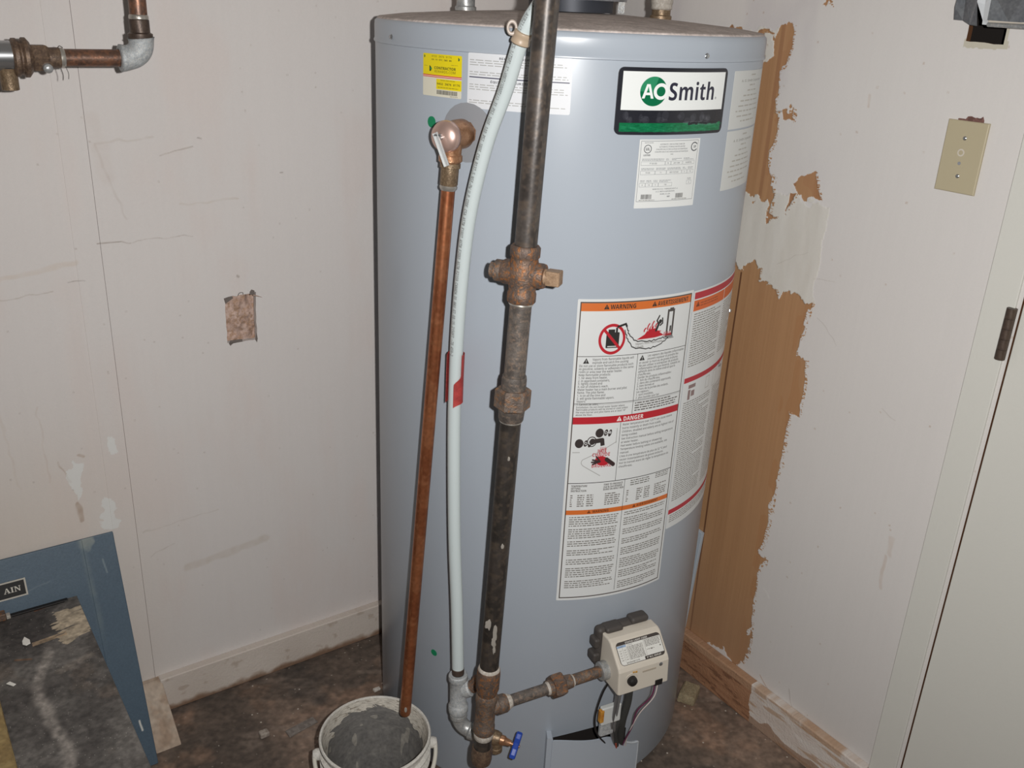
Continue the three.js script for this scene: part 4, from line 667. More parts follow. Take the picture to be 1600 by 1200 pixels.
// draft hood and flue on top
{
  const h = thing('draft_hood', 'galvanised draft hood and flue pipe on three legs above the heater', 'flue', V(HX, 1.512, HZ));
  const ring = (prof) => metreUV(toCreasedNormals(new THREE.LatheGeometry(prof.map(([r, y]) => new THREE.Vector2(r, y)), 64), 0.6).translate(HX, 0, HZ));
  part('collar', ring([[0.066, 1.5132], [0.076, 1.5132], [0.077, 1.552], [0.066, 1.552], [0.066, 1.5132]]), std({ color: 0x3d4048, roughness: 0.5, metalness: 0.3 }), h, 'dark flue collar');
  part('hood', ring([[0.098, 1.534], [0.1, 1.533], [0.101, 1.55], [0.054, 1.64], [0.054, CEIL], [0.052, CEIL], [0.052, 1.64], [0.099, 1.55], [0.098, 1.534]]), M.sheetMetal, h);
  for (const a of [128, 308, 38]) { const s = V(Math.sin(a * D) * 0.093, 0, Math.cos(a * D) * 0.093); part('leg', box(-0.006, 0.006, 1.5135, 1.552, -0.001, 0.001, 0.0005).rotateY((a + 90) * D).translate(HX + s.x, 0, HZ + s.z), M.galv, h); }
}

// ---------------------------------------------------------------- relief valve and its copper discharge pipe
{
  const A = -63.4, p0 = tank(A, 0, 0, 1.331), out = V(Math.sin(A * D), 0, Math.cos(A * D)), q = (d, y = 0) => p0.clone().addScaledVector(out, d).add(V(0, y, 0));
  const v = thing('relief_valve', 'brass pressure relief valve with round bright cap on the side of the heater', 'valve', p0);
  part('neck', hexNut(q(0.0012), q(0.016), 0.0195, 8), M.brass, v);
  part('body', [turned(q(0.012), q(0.058), [[0, 0], [0.0205, 0.0], [0.0228, 0.004], [0.0228, 0.02], [0.0215, 0.03], [0.022, 0.046]], 40), turned(q(0.048, 0), q(0.048, -0.042), [[0.019, 0], [0.0175, 0.02], [0.0168, 0.028], [0.0186, 0.030], [0.0186, 0.038], [0.016, 0.0405], [0, 0.041]], 36)], M.brass, v);
  part('cap', turned(q(0.055), q(0.079), [[0.0225, 0], [0.0242, 0.002], [0.0242, 0.009], [0.0222, 0.014], [0.0165, 0.018], [0.008, 0.0205], [0, 0.021]], 44, 0.9), M.rosy, v, 'bright rounded cap');
  part('stem', [rod(q(0.074), q(0.082), 0.004, 12), rod(q(0.072, 0.004), q(0.081, 0.004), 0.0022, 10)], M.steel, v);
  const lx = V(out.z, 0, -out.x);   // sideways as seen from in front
  const ld = lx.clone().multiplyScalar(0.42).add(V(0, -0.9, 0)).normalize(), lw = ld.clone().cross(out).normalize();
  const lever = join(box(-0.004, 0.004, -0.026, 0.026, -0.0006, 0.0006, 0.0004), box(-0.0044, -0.0034, -0.026, 0.026, 0, 0.0035, 0.0004), box(0.0034, 0.0044, -0.026, 0.026, 0, 0.0035, 0.0004));
  const lc = q(0.0835).addScaledVector(lx, 0.006).add(V(0, -0.016, 0));
  lever.applyMatrix4(new THREE.Matrix4().makeBasis(lw, ld, out).setPosition(lc));
  part('test_lever', lever, std({ color: 0xc4c6c6, roughness: 0.35, metalness: 0.25 }), v);
  part('lever_pin', rod(q(0.085, 0.004).addScaledVector(lx, -0.006), q(0.085, 0.004).addScaledVector(lx, 0.006), 0.0016, 10), M.steel, v);

  const top = q(0.048, -0.0415), end = V(0.7005, 0.213, -1.288), dir = end.clone().sub(top).normalize(), L = (d) => top.clone().addScaledVector(dir, d);
  const c = thing('copper_pipe', 'long leaning copper discharge pipe running from the relief valve into the bucket', 'pipe', end);
  part('adapter', turned(L(-0.002), L(0.036), [[0, 0], [0.0148, 0], [0.0162, 0.002], [0.0162, 0.0085], [0.0142, 0.0095], [0.0142, 0.034], [0.0132, 0.036], [0, 0.037]], 36), M.oldBrass, c);
  parts('solder_joint', [turned(L(0.034), L(0.042), [[0.013, 0], [0.0143, 0.002], [0.0138, 0.005], [0.0115, 0.008]], 28), turned(L(-0.006), L(-0.001), [[0.0135, 0], [0.0152, 0.002], [0.0148, 0.005]], 28)], M.solder, c);
  part('pipe', turned(L(0.03), end, [[0, 0], [0.0111, 0], [0.0111, end.distanceTo(L(0.03)) - 0.02], [0.0109, end.distanceTo(L(0.03)) - 0.004], [0.0098, end.distanceTo(L(0.03))], [0.0088, end.distanceTo(L(0.03)) - 0.002], [0.0088, end.distanceTo(L(0.03)) - 0.05], [0, end.distanceTo(L(0.03)) - 0.05]], 32), M.copper, c);
  const n = EYE.clone().sub(end).setY(0).normalize(), e = L(top.distanceTo(end) - 0.019).addScaledVector(n, 0.0106);
  part('solder_drop', new THREE.SphereGeometry(1, 16, 12).scale(0.0028, 0.0068, 0.0014).rotateY(Math.atan2(n.x, n.z)).translate(e.x, e.y, e.z), M.sealant, c, 'pale drip near the end of the pipe');
}

// ---------------------------------------------------------------- white plastic water line and the galvanised drain fittings
{
  const pts = [[0.905, 2.398, -1.10], [0.868, 1.72, -1.118], [0.832, 1.529, -1.133], [0.821, 1.503, -1.143], [0.816, 1.476, -1.155], [0.809, 1.405, -1.179], [0.796, 1.329, -1.204], [0.782, 1.219, -1.225], [0.776, 1.114, -1.235], [0.773, 1.003, -1.241], [0.772, 0.874, -1.243], [0.770, 0.741, -1.236], [0.769, 0.615, -1.227], [0.770, 0.483, -1.216], [0.770, 0.338, -1.206]].map((p) => V(...p));
  const curve = new THREE.CatmullRomCurve3(pts, false, 'centripetal'), Len = curve.getLength(), front = EYE.clone().sub(V(0.78, 1.1, -1.22)).setY(0).normalize();
  const uAt = (y) => { let a = 0, b = 1; for (let i = 0; i < 40; i++) { const m = (a + b) / 2; curve.getPointAt(m).y > y ? (a = m) : (b = m); } return a; };
  const w = thing('plastic_water_line', 'white printed plastic water tube curving down the front of the heater', 'tube', V(0.770, 0.338, -1.206));
  const pexTex = canvasTex(2048, 160, (g, W, H) => {   // u runs down the tube
    g.fillStyle = '#c3cdce'; g.fillRect(0, 0, W, H); for (let i = 0; i < 300; i++) { g.fillStyle = `rgba(150,150,140,${0.05 + 0.1 * rnd()})`; g.fillRect(W * rnd(), H * rnd(), 2 + 14 * rnd(), 1 + 2 * rnd()); }
    const u0 = uAt(1.53) * W, u1 = uAt(0.975) * W; g.fillStyle = '#454444'; g.font = '19px monospace'; g.textBaseline = 'middle'; const txt = 'A 211 - AIB21/1RES1/ACS 1/TSPI 1"-VO07/1000T(/) 31 PSI 160F 100 PSI 180F CSA B137.5 NSF-PW U.P.CODE CSA ASTM F1807 ASTM F2080 ASTM F2159 CANADA 01 MAY 07 08:15 2150FT -78 459-2';
    g.save(); g.translate(u0, 100); g.scale((u1 - u0) / g.measureText(txt).width, 1); g.fillText(txt, 0, 0); g.restore();
  });
  part('tube', tube(pts, 0.0114, { seg: 260, rad: 28, front, curve }), std({ map: pexTex, roughness: 0.35 }), w);
  const along = (y0, y1, n = 8) => { const a = uAt(y0), b = uAt(y1); return Array.from({ length: n + 1 }, (_, i) => curve.getPointAt(a + (b - a) * i / n)); };
  part('crimp_ring', tube(along(0.352, 0.339, 3), 0.0119, { seg: 6, front }), M.bronze, w, 'brown crimp ring at the bottom');
  // clear pipe clamp with its loop
  const cl = along(1.487, 1.470, 4), tan = std({ color: 0xb4a08a, roughness: 0.4 }); part('clamp', tube(cl, (u) => 0.0138 + 0.0006 * Math.sin(u * 9), { seg: 10, front }), tan, w, 'tan plastic clamp ring');
  const lp = cl[0].clone().addScaledVector(camRight, -0.018).add(V(0, 0.005, 0));
  part('clamp_loop', new THREE.TorusGeometry(0.0075, 0.0026, 10, 24).scale(0.8, 1.1, 1).applyQuaternion(new THREE.Quaternion().setFromUnitVectors(V(0, 0, 1), front)).translate(lp.x, lp.y, lp.z), std({ color: 0xb9aca2, roughness: 0.35 }), w, 'loop of the plastic clamp');
  // split red sleeve round the back of the tube
  const a = uAt(0.978), b = uAt(0.889), pos = [], idx = [], NI = 24, NJ = 26;
  for (let i = 0; i <= NI; i++) for (const r of [0.0142, 0.0128]) for (let j = 0; j <= NJ; j++) {
    const u = i / NI, p = curve.getPointAt(a + (b - a) * u), t = curve.getTangentAt(a + (b - a) * u), n = front.clone().addScaledVector(t, -front.dot(t)).normalize(), s = n.clone().cross(t);
    const st = 0.7 - 0.85 * smooth(0.42, 0.6, u), f = st + (5.05 - st) * j / NJ, rr2 = r + 0.0018 * Math.exp(-j * 0.8) + 0.0022 * Math.exp(-(NJ - j) * 0.9), q = p.clone().addScaledVector(n, Math.cos(f) * rr2).addScaledVector(s, Math.sin(f) * rr2);
    pos.push(q.x, q.y - (i === NI ? 0.006 * Math.exp(-j * 0.4) : 0), q.z);
  }
  const R = NJ + 1, id = (i, k, j) => (i * 2 + k) * R + j;
  for (let i = 0; i < NI; i++) { for (let j = 0; j < NJ; j++) { idx.push(id(i, 0, j), id(i, 0, j + 1), id(i + 1, 0, j), id(i + 1, 0, j), id(i, 0, j + 1), id(i + 1, 0, j + 1)); idx.push(id(i, 1, j), id(i + 1, 1, j), id(i, 1, j + 1), id(i + 1, 1, j), id(i + 1, 1, j + 1), id(i, 1, j + 1)); } for (const j of [0, NJ]) idx.push(id(i, 0, j), id(i + 1, 0, j), id(i, 1, j), id(i, 1, j), id(i + 1, 0, j), id(i + 1, 1, j)); }
  for (let j = 0; j < NJ; j++) for (const i of [0, NI]) idx.push(id(i, 0, j), id(i, 1, j), id(i, 0, j + 1), id(i, 0, j + 1), id(i, 1, j), id(i, 1, j + 1));
  const g = new THREE.BufferGeometry(); g.setAttribute('position', new THREE.Float32BufferAttribute(pos, 3)); g.setIndex(idx); g.computeVertexNormals();
  part('red_sleeve', metreUV(g), mottled([[172, 62, 58], [150, 52, 50]], 0.05, { freq: 6, rough: 0.6, s: 131 }), w, 'split red sleeve clipped round the tube');

  // galvanised tee and elbow to the drain valve
  const T0 = V(0.770, 0.342, -1.206), T1 = V(0.7715, 0.243, -1.204), el = V(0.775, 0.212, -1.200), h = V(0.62, -0.06, 0.78).normalize();
  const f = thing('drain_fittings', 'galvanised tee and elbow under the white tube, left of the gas drip leg', 'pipe fitting', V(0.7715, 0.2, -1.204));
  part('tee', [turned(T0, T1, [[0, 0.004], [0.0165, 0.004], [0.0182, 0.006], [0.0188, 0.014], [0.0176, 0.0165], [0.0160, 0.019], [0.0160, 0.072], [0.0172, 0.074], [0.0190, 0.077], [0.0190, 0.090], [0.0172, 0.0935], [0, 0.095]], 36), turned(V(0.7705, 0.298, -1.2055), V(0.7925, 0.318, -1.181), [[0.014, 0], [0.014, 0.014], [0.0172, 0.016], [0.0172, 0.028], [0.015, 0.031], [0, 0.031]], 28)], M.chalky, f);
  part('branch', [turned(V(0.7885, 0.314, -1.186), V(0.8125, 0.338, -1.166), [[0, 0], [0.013, 0], [0.013, 0.012], [0.0165, 0.014], [0.0165, 0.034], [0, 0.036]], 24)], M.orangeRust, f, 'rusty branch nipple of the tee');
  const bend = new THREE.QuadraticBezierCurve3(V(0.7718, 0.246, -1.2038), V(0.772, 0.207, -1.204), el.clone().addScaledVector(h, 0.036));
  part('elbow', [tube([], (u) => 0.0145 + 0.0026 * (smooth(0.2, 0.14, u)) + 0.0032 * smooth(0.70, 0.75, u), { seg: 48, rad: 28, curve: bend, front: V(-0.6, 0, 0.8), metres: true })], M.galv, f);
  const e1 = el.clone().addScaledVector(h, 0.036); part('nipple', turned(e1, e1.clone().addScaledVector(h, 0.026), [[0, 0], [0.012, 0], [0.012, 0.026], [0, 0.026]], 24), M.sealant, f);

  const vb = e1.clone().addScaledVector(h, 0.020), vEnd = vb.clone().addScaledVector(h, 0.03), sd = V(0.62, -0.16, 0.76).normalize();
  const dv = thing('drain_valve', 'small brass drain valve with a blue winged handle at the foot of the heater', 'valve', V(vb.x, 0.18, vb.z));
  part('body', [turned(vb, vEnd, [[0, 0], [0.0125, 0], [0.0145, 0.004], [0.0145, 0.018], [0.012, 0.026], [0, 0.03]], 28), turned(vEnd.clone().addScaledVector(h, -0.012), vEnd.clone().addScaledVector(h, -0.012).add(V(0, -0.03, 0)), [[0.011, 0], [0.011, 0.02], [0.0125, 0.021], [0.0125, 0.03], [0.009, 0.03], [0.009, 0.02], [0, 0.02]], 24)], M.oldBrass, dv);
  const s0 = vEnd.clone().addScaledVector(h, -0.012), sp = (d) => s0.clone().addScaledVector(sd, d);
  part('bonnet', [turned(sp(0.006), sp(0.03), [[0.0098, 0], [0.0098, 0.010], [0.0075, 0.013], [0.006, 0.024], [0, 0.024]], 24), rod(sp(0.02), sp(0.043), 0.0035, 12)], M.brass, dv);
  const wing = prism([[-0.0055, -0.006], [-0.0085, -0.017], [-0.0075, -0.024], [-0.001, -0.0265], [0.006, -0.0235], [0.0065, -0.014], [0.0055, 0], [0.0065, 0.014], [0.0075, 0.024], [0.001, 0.0265], [-0.0055, 0.0235], [-0.007, 0.015], [-0.0055, 0.006]], 0.012, 0.003, 3).translate(0, 0, -0.006);
  const zx = V(0, 1, 0).cross(sd).normalize(), yx = sd.clone().cross(zx), hc = sp(0.040);
  part('handle', metreUV(wing.applyMatrix4(new THREE.Matrix4().makeBasis(zx, yx, sd).multiply(new THREE.Matrix4().makeRotationZ(-0.5))).translate(hc.x, hc.y, hc.z)), M.blue, dv, 'blue winged handle');
  part('handle_screw', turned(sp(0.0455), sp(0.049), [[0.0032, 0], [0.0028, 0.002], [0, 0.003]], 12), M.brass, dv);
}

// ---------------------------------------------------------------- black iron gas line
{
  const b0 = V(0.754, 0.36, -1.086), b1 = V(0.795, 1.529, -1.07), G = (y) => b0.clone().lerp(b1, (y - 0.36) / 1.169), R = 0.0167;
  const gpipe = thing('gas_pipe', 'black iron gas pipe with a rusty shut-off cock and union in front of the heater', 'pipe', V(0.754, 0.235, -1.086));
  part('upper_pipe', rod(G(1.19), G(2.399), R, 32), M.iron, gpipe);
  part('middle_pipe', rod(G(0.985), G(1.118), R, 32), M.wornIron, gpipe);
  part('lower_pipe', rod(G(0.43), G(0.925), R, 32), M.darkIron, gpipe);
  parts('pipe_sealant', [turned(G(1.108), G(1.1145), [[0.0167, 0], [0.0188, 0.002], [0.0182, 0.006]], 24), turned(G(0.917), G(0.9225), [[0.0167, 0], [0.0183, 0.002], [0.0178, 0.005]], 24)], M.solder, gpipe);
  parts('paint_splash', [[0.545, -0.006, 0.011, 0.007], [0.528, 0.004, 0.018, 0.0045], [0.51, 0.003, 0.012, 0.004], [0.493, 0.005, 0.008, 0.003], [0.70, 0.004, 0.005, 0.003], [0.86, 0.002, 0.004, 0.002]].map(([y, s, hh, ww]) => { const n = EYE.clone().sub(G(y)).setY(0).normalize(), q = G(y).addScaledVector(n, Math.sqrt(R * R - s * s) - 0.0003).addScaledVector(V(n.z, 0, -n.x), s); const sg = new THREE.SphereGeometry(1, 24, 16), sv = sg.attributes.position; for (let i = 0; i < sv.count; i++) { const f = 0.55 + 0.9 * fbm(sv.getX(i) * 2 + y * 90, sv.getY(i) * 2.4, 3, 160); sv.setXY(i, sv.getX(i) * f, sv.getY(i) * f); } return sg.scale(ww, hh, 0.0011).rotateY(Math.atan2(n.x, n.z)).translate(q.x, q.y, q.z); }), M.sealant, gpipe, 'splashes of pale paint low on the pipe');
  // shut-off cock
  const k = V(0.578, 0, 0.816), c0 = G(1.156);
  const cock = part('gas_cock', [turned(G(1.113), G(1.199), [[0, 0], [0.0215, 0], [0.0232, 0.002], [0.0232, 0.014], [0.0215, 0.018], [0.0235, 0.03], [0.0255, 0.043], [0.0235, 0.056], [0.0215, 0.067], [0.0238, 0.070], [0.0238, 0.083], [0.021, 0.086], [0, 0.0862]].map(([r, t]) => [r * 0.94, t]), 40, 0.8), turned(c0.clone().addScaledVector(k, -0.033), c0.clone().addScaledVector(k, 0.034), [[0, 0], [0.0165, 0], [0.0188, 0.004], [0.0188, 0.062], [0.0178, 0.066], [0, 0.067]], 32)], M.orangeRust, gpipe, 'rusty gas shut-off cock');
  part('plug_nut', turned(c0.clone().addScaledVector(k, -0.052), c0.clone().addScaledVector(k, -0.030), [[0, 0], [0.0085, 0], [0.0115, 0.001], [0.0115, 0.008], [0.0165, 0.009], [0.0165, 0.019], [0, 0.022]], 28), M.rust, cock);
  const sq = box(-0.0105, 0.0105, -0.011, 0.011, 0, 0.022, 0.002).applyMatrix4(new THREE.Matrix4().makeBasis(V(0, 1, 0).cross(k), V(0, 1, 0), k)); const sqp = c0.clone().addScaledVector(k, 0.036); 
  part('square_tang', [sq.translate(sqp.x, sqp.y, sqp.z), turned(c0.clone().addScaledVector(k, 0.030), c0.clone().addScaledVector(k, 0.042), [[0.012, 0], [0.0105, 0.011], [0, 0.012]], 20)], mottled([[166, 138, 112], [138, 112, 88]], 0.05, { freq: 8, rough: 0.55, metal: 0.2, s: 132 }), cock, 'square turning tang');
  // union
  const un = part('union_collar', turned(G(0.9715), G(0.997), [[0, 0], [0.0195, 0], [0.0195, 0.018], [0.0185, 0.0235], [0, 0.0255]], 32), M.wornIron, gpipe);
  part('union_seat', [turned(G(0.9195), G(0.942), [[0, 0], [0.0178, 0], [0.0198, 0.003], [0.0212, 0.022], [0, 0.0225]], 32)], M.wornIron, gpipe);
  part('union_nut', hexNut(G(0.940), G(0.974), 0.0285), M.rust, un);
  // bottom: coupling, tee, drip leg
  part('coupling', turned(G(0.388), G(0.4415), [[0, 0], [0.0175, 0], [0.0182, 0.004], [0.0208, 0.012], [0.0208, 0.044], [0.02, 0.052], [0.0175, 0.0535], [0, 0.0535]], 36), M.orangeRust, gpipe, 'rusty coupling');
  parts('sealant_ring', [turned(G(0.4385), G(0.449), [[0.0185, 0], [0.0196, 0.002], [0.0184, 0.006], [0.0167, 0.0075]], 24), turned(G(0.381), G(0.390), [[0.0180, 0], [0.0192, 0.002], [0.0184, 0.006]], 24), turned(G(0.288), G(0.304), [[0.0163, 0], [0.0176, 0.003], [0.018, 0.010], [0.0167, 0.0135]], 24)], M.sealant, gpipe);
  const side = V(Math.cos(-9 * D), 0, -Math.sin(-9 * D)), run = tank(-9, 0.05, -0.068, 0.361), teeC = G(0.352), rd = run.clone().sub(teeC).normalize(); void side;
  const at = (d) => teeC.clone().addScaledVector(rd, d), RL = run.distanceTo(teeC);
  part('tee', [turned(G(0.301), G(0.388), [[0, 0], [0.0178, 0], [0.0195, 0.003], [0.0195, 0.016], [0.0182, 0.020], [0.0182, 0.067], [0.0196, 0.071], [0.0196, 0.083], [0.018, 0.087], [0, 0.087]], 36), turned(at(0), at(0.041), [[0.0145, 0], [0.0145, 0.022], [0.0172, 0.025], [0.0172, 0.038], [0.0155, 0.041], [0, 0.041]], 32)], M.rust, gpipe);
  part('drip_nipple', rod(G(0.262), G(0.302), 0.0162, 28), M.darkIron, gpipe);
  part('drip_cap', turned(G(0.226), G(0.268), [[0, 0], [0.0125, 0.0005], [0.0178, 0.006], [0.0192, 0.014], [0.0192, 0.036], [0.0178, 0.041], [0, 0.042]], 36), M.capBrown, gpipe, 'brown cap on the drip leg');
  // run to the gas control
  part('branch_pipe', rod(at(0.036), at(RL * 0.56), 0.0108, 28), M.wornIron, gpipe);
  part('branch_pipe', rod(at(RL * 0.62), at(RL), 0.0108, 28), M.rust, gpipe, 'rusty short branch pipe beside the gas control');
  parts('sealant_ring', [turned(at(0.039), at(0.050), [[0.014, 0], [0.0148, 0.004], [0.0118, 0.011]], 20), turned(at(RL * 0.515), at(RL * 0.545), [[0.0108, 0], [0.0128, 0.003], [0.013, 0.006], [0.0108, 0.008]], 20), turned(at(RL * 0.74), at(RL * 0.76), [[0.0108, 0], [0.0118, 0.001], [0.0108, 0.003]], 20)], M.sealant, gpipe);
  const u2 = part('branch_union', [turned(at(RL * 0.535), at(RL * 0.74), [[0, 0], [0.0148, 0], [0.0152, 0.01], [0.0155, RL * 0.10], [0.0135, RL * 0.16], [0.0128, RL * 0.2], [0, RL * 0.205]], 28)], M.rust, gpipe);
  part('union_nut', hexNut(at(RL * 0.565), at(RL * 0.665), 0.0232), M.orangeRust, u2);
}

// ---------------------------------------------------------------- gas control and its wires
{
  const A = -9, o = tank(A, 0, 0, 0), n = V(Math.sin(A * D), 0, Math.cos(A * D)), t = V(Math.cos(A * D), 0, -Math.sin(A * D));
  const F = new THREE.Matrix4().makeBasis(t, V(0, 1, 0), n).setPosition(o), W = (x, y, z) => V(x, y, z).applyMatrix4(F), local = (g) => metreUV(g.applyMatrix4(F));
  const c = thing('gas_control', 'cream gas control valve box with a black knob on the front of the heater', 'gas valve', W(0, 0.333, 0.06));
  const sideways = (pts, w, bev) => prism(pts.map(([z, y]) => [z, y]), w, bev, 3).rotateY(-Math.PI / 2).translate(w / 2, 0, 0);   // profile (z, y), width along x
  const body = part('housing', local(sideways([[0.026, 0.336], [0.094, 0.3335], [0.0985, 0.337], [0.0945, 0.384], [0.0905, 0.391], [0.056, 0.4265], [0.048, 0.4295], [0.026, 0.429]], 0.112, 0.0035)), M.cream, c);
  void body;
  part('back_plate', [local(box(-0.064, 0.048, 0.349, 0.4365, 0.004, 0.027, 0.009)), local(box(0.008, 0.048, 0.428, 0.4425, 0.004, 0.03, 0.007)), local(box(-0.05, -0.012, 0.425, 0.4385, 0.006, 0.034, 0.006)), local(box(-0.0715, -0.058, 0.396, 0.417, 0.006, 0.03, 0.005)), local(box(-0.0735, -0.058, 0.366, 0.386, 0.006, 0.032, 0.005)), local(box(-0.04, 0.04, 0.36, 0.42, 0.0008, 0.006, 0.001))], std({ color: 0x45403d, roughness: 0.6 }), c, 'dark grey back casting');
  part('boss', turned(W(-0.07, 0.361, 0.05), W(-0.052, 0.361, 0.05), [[0, 0], [0.0165, 0], [0.0185, 0.002], [0.0185, 0.018], [0, 0.018]], 28), M.galv, c, 'inlet boss');
  // status label on the sloping face
  const lab = canvasTex(760, 380, (g, w, h) => {
    g.fillStyle = '#3a3431'; g.beginPath(); g.roundRect(0, 0, w, h, 60); g.fill(); g.fillStyle = '#d6d5d0'; g.beginPath(); g.roundRect(8, 8, w - 16, h - 16, 52); g.fill();
    g.save(); g.beginPath(); g.roundRect(8, 8, w - 16, h - 16, 52); g.clip(); g.fillStyle = '#3f3835'; g.fillRect(0, 0, w, 54); g.fillRect(410, 322, 360, 60); g.fillStyle = '#d8d5cf'; g.font = 'bold 40px sans-serif'; g.fillText('STATUS LIGHT CODE', 160, 44, 420);
    g.fillStyle = '#8ea6c4'; g.fillRect(10, 58, 150, 34); g.fillStyle = '#3a3a40'; g.font = '24px sans-serif'; g.fillText('CODES', 40, 84); g.fillText('STATUS', 190, 84);
    g.strokeStyle = '#77736e'; g.lineWidth = 3; for (const x of [92, 165, 460]) { g.beginPath(); g.moveTo(x, 92 - (x === 460 ? 38 : 0)); g.lineTo(x, 322); g.stroke(); } g.strokeStyle = '#aaa69f'; for (let y = 132; y < 322; y += 38) { g.beginPath(); g.moveTo(10, y); g.lineTo(165, y); g.stroke(); }
    finePrint(g, 176, 100, 270, 220, 22, 151, '#77736d', 0.5); finePrint(g, 474, 66, 262, 120, 20, 152, '#6c6862', 0.5); finePrint(g, 480, 220, 250, 16, 22, 153, '#7d7973', 0.5); g.fillStyle = '#7d7973'; g.beginPath(); g.arc(560, 228, 13, 0, 7); g.arc(716, 212, 13, 0, 7); g.fill();
    for (let y = 140; y < 310; y += 38) { finePrint(g, 34, y, 34, 16, 16, 154 + y, '#8a8680', 0.6); finePrint(g, 112, y, 34, 16, 16, 155 + y, '#8a8680', 0.6); }
    g.fillStyle = '#55504b'; g.font = 'bold 34px monospace'; g.fillText('WV8840B1070', 96, 360, 270); g.fillStyle = '#e2ded6'; g.font = 'bold 34px sans-serif'; g.fillText('5" W.C. OUTLET', 440, 362, 270); g.restore();
  });
  // face from (z .0885, y .409) up to (z .0555, y .4415)
  const fy = V(0, 0.0355, -0.0345).normalize(), fn = V(0, 0.0345, 0.0355).normalize();
  const lg = prismUV(0.098, 0.043, 0.008, 0.0006).applyMatrix4(new THREE.Matrix4().makeBasis(V(1, 0, 0), fy, fn).setPosition(V(0.0015, 0.40875, 0.07325).addScaledVector(fn, 0.0002))).applyMatrix4(F);
  part('status_label', lg, std({ map: lab, roughness: 0.4 }), c, 'black and white status light label');
  part('knob', turned(W(-0.028, 0.363, 0.0945), W(-0.028, 0.363, 0.108), [[0.0098, 0], [0.0098, 0.006], [0.0085, 0.010], [0.0045, 0.013], [0, 0.0135]], 28), M.blackPlastic, c, 'round black knob');
  part('knob_ring', turned(W(-0.028, 0.363, 0.0935), W(-0.028, 0.363, 0.0962), [[0.0148, 0], [0.0152, 0.0012], [0.0148, 0.0025], [0, 0.0026]], 32), M.cream, c);
  parts('dial_mark', [local(box(-0.026, -0.022, 0.378, 0.3805, 0.0935, 0.0965, 0.0004)), local(box(-0.0205, -0.0165, 0.377, 0.380, 0.0935, 0.0967, 0.0004))], std({ color: 0xb98a3a, roughness: 0.5 }), c, 'small coloured dial marks');
  part('screw', turned(W(0.037, 0.379, 0.0925), W(0.037, 0.379, 0.0985), [[0.0042, 0], [0.0042, 0.003], [0.002, 0.0045], [0, 0.0046]], 16), M.steel, c);
  part('lettering', local(box(-0.004, 0.026, 0.372, 0.376, 0.094, 0.0960, 0.0002)), std({ color: 0xb0a596, roughness: 0.5 }), c, 'faint raised lettering');
  part('wire_slot', local(box(0.026, 0.0425, 0.3335, 0.346, 0.0955, 0.0995, 0.0008)), M.blackPlastic, c, 'dark slot for the wires');
  part('outlet_nut', [turned(W(0.0, 0.338, 0.055), W(0.0, 0.322, 0.055), [[0.014, 0], [0.014, 0.008], [0.009, 0.010], [0.009, 0.016], [0, 0.016]], 6)], M.cream, c);
  part('pilot_fitting', turned(W(-0.032, 0.336, 0.062), W(-0.032, 0.325, 0.062), [[0.008, 0], [0.0085, 0.006], [0.004, 0.011], [0, 0.011]], 16), mottled([[206, 198, 140], [190, 180, 120]], 0.03, { freq: 6, s: 133 }), c);

  // wires and tubes from the control down into the burner opening
  const h = thing('wire_harness', 'bundle of dark sleeves, tubes and thin wires below the cream gas control', 'wires', W(0.02, 0.09, 0.03));
  const wire = (name, pts, r, mat, label) => part(name, tube(pts.map((p) => W(...p)), r, { seg: 50, rad: 12 }), mat, h, label);
  const sleeve = mottled([[66, 66, 62], [48, 48, 46]], 0.02, { freq: 8, rough: 0.8, s: 134 });
  wire('sleeve', [[0.0, 0.323, 0.055], [0.002, 0.27, 0.052], [0.0, 0.215, 0.044], [0.012, 0.155, 0.026], [0.03, 0.10, 0.008]], 0.0078, sleeve, 'thick dark sleeve in the middle of the bundle');
  wire('sleeve', [[-0.002, 0.23, 0.044], [-0.010, 0.185, 0.036], [0.004, 0.14, 0.024], [0.024, 0.095, 0.006]], 0.0062, sleeve);
  wire('tube', [[-0.032, 0.326, 0.062], [-0.031, 0.27, 0.058], [-0.024, 0.2, 0.044], [0.0, 0.14, 0.024], [0.018, 0.095, 0.006]], 0.0033, std({ color: 0x8c8e90, roughness: 0.35, metalness: 0.7 }), 'thin metal pilot tube');
  wire('tube', [[-0.022, 0.335, 0.062], [-0.024, 0.28, 0.058], [-0.016, 0.2, 0.042], [0.006, 0.14, 0.022], [0.022, 0.095, 0.004]], 0.003, std({ color: 0x9c9ea0, roughness: 0.35, metalness: 0.7 }));
  wire('black_wire', [[-0.052, 0.338, 0.06], [-0.058, 0.31, 0.052], [-0.064, 0.24, 0.042], [-0.05, 0.19, 0.034], [-0.01, 0.13, 0.018], [0.014, 0.095, 0.004]], 0.0017, M.blackPlastic);
  wire('purple_wire', [[0.032, 0.338, 0.092], [0.03, 0.30, 0.088], [0.014, 0.255, 0.07], [0.018, 0.20, 0.054], [0.02, 0.15, 0.034], [0.026, 0.098, 0.012]], 0.0016, std({ color: 0x6a3350, roughness: 0.5 }));
  wire('white_wire', [[0.037, 0.338, 0.093], [0.035, 0.30, 0.09], [0.02, 0.25, 0.072], [0.017, 0.205, 0.056], [0.022, 0.155, 0.036], [0.034, 0.10, 0.016]], 0.0012, std({ color: 0xd8ccc8, roughness: 0.5 }));
  wire('red_wire', [[0.0, 0.145, 0.03], [0.008, 0.12, 0.022], [0.012, 0.092, 0.012]], 0.0022, std({ color: 0xa8442c, roughness: 0.5 }));
  const con = part('connector', local(box(-0.056, -0.012, 0.226, 0.268, 0.042, 0.054, 0.003)), std({ color: 0xc9cbc9, roughness: 0.4 }), h, 'white plug connector');
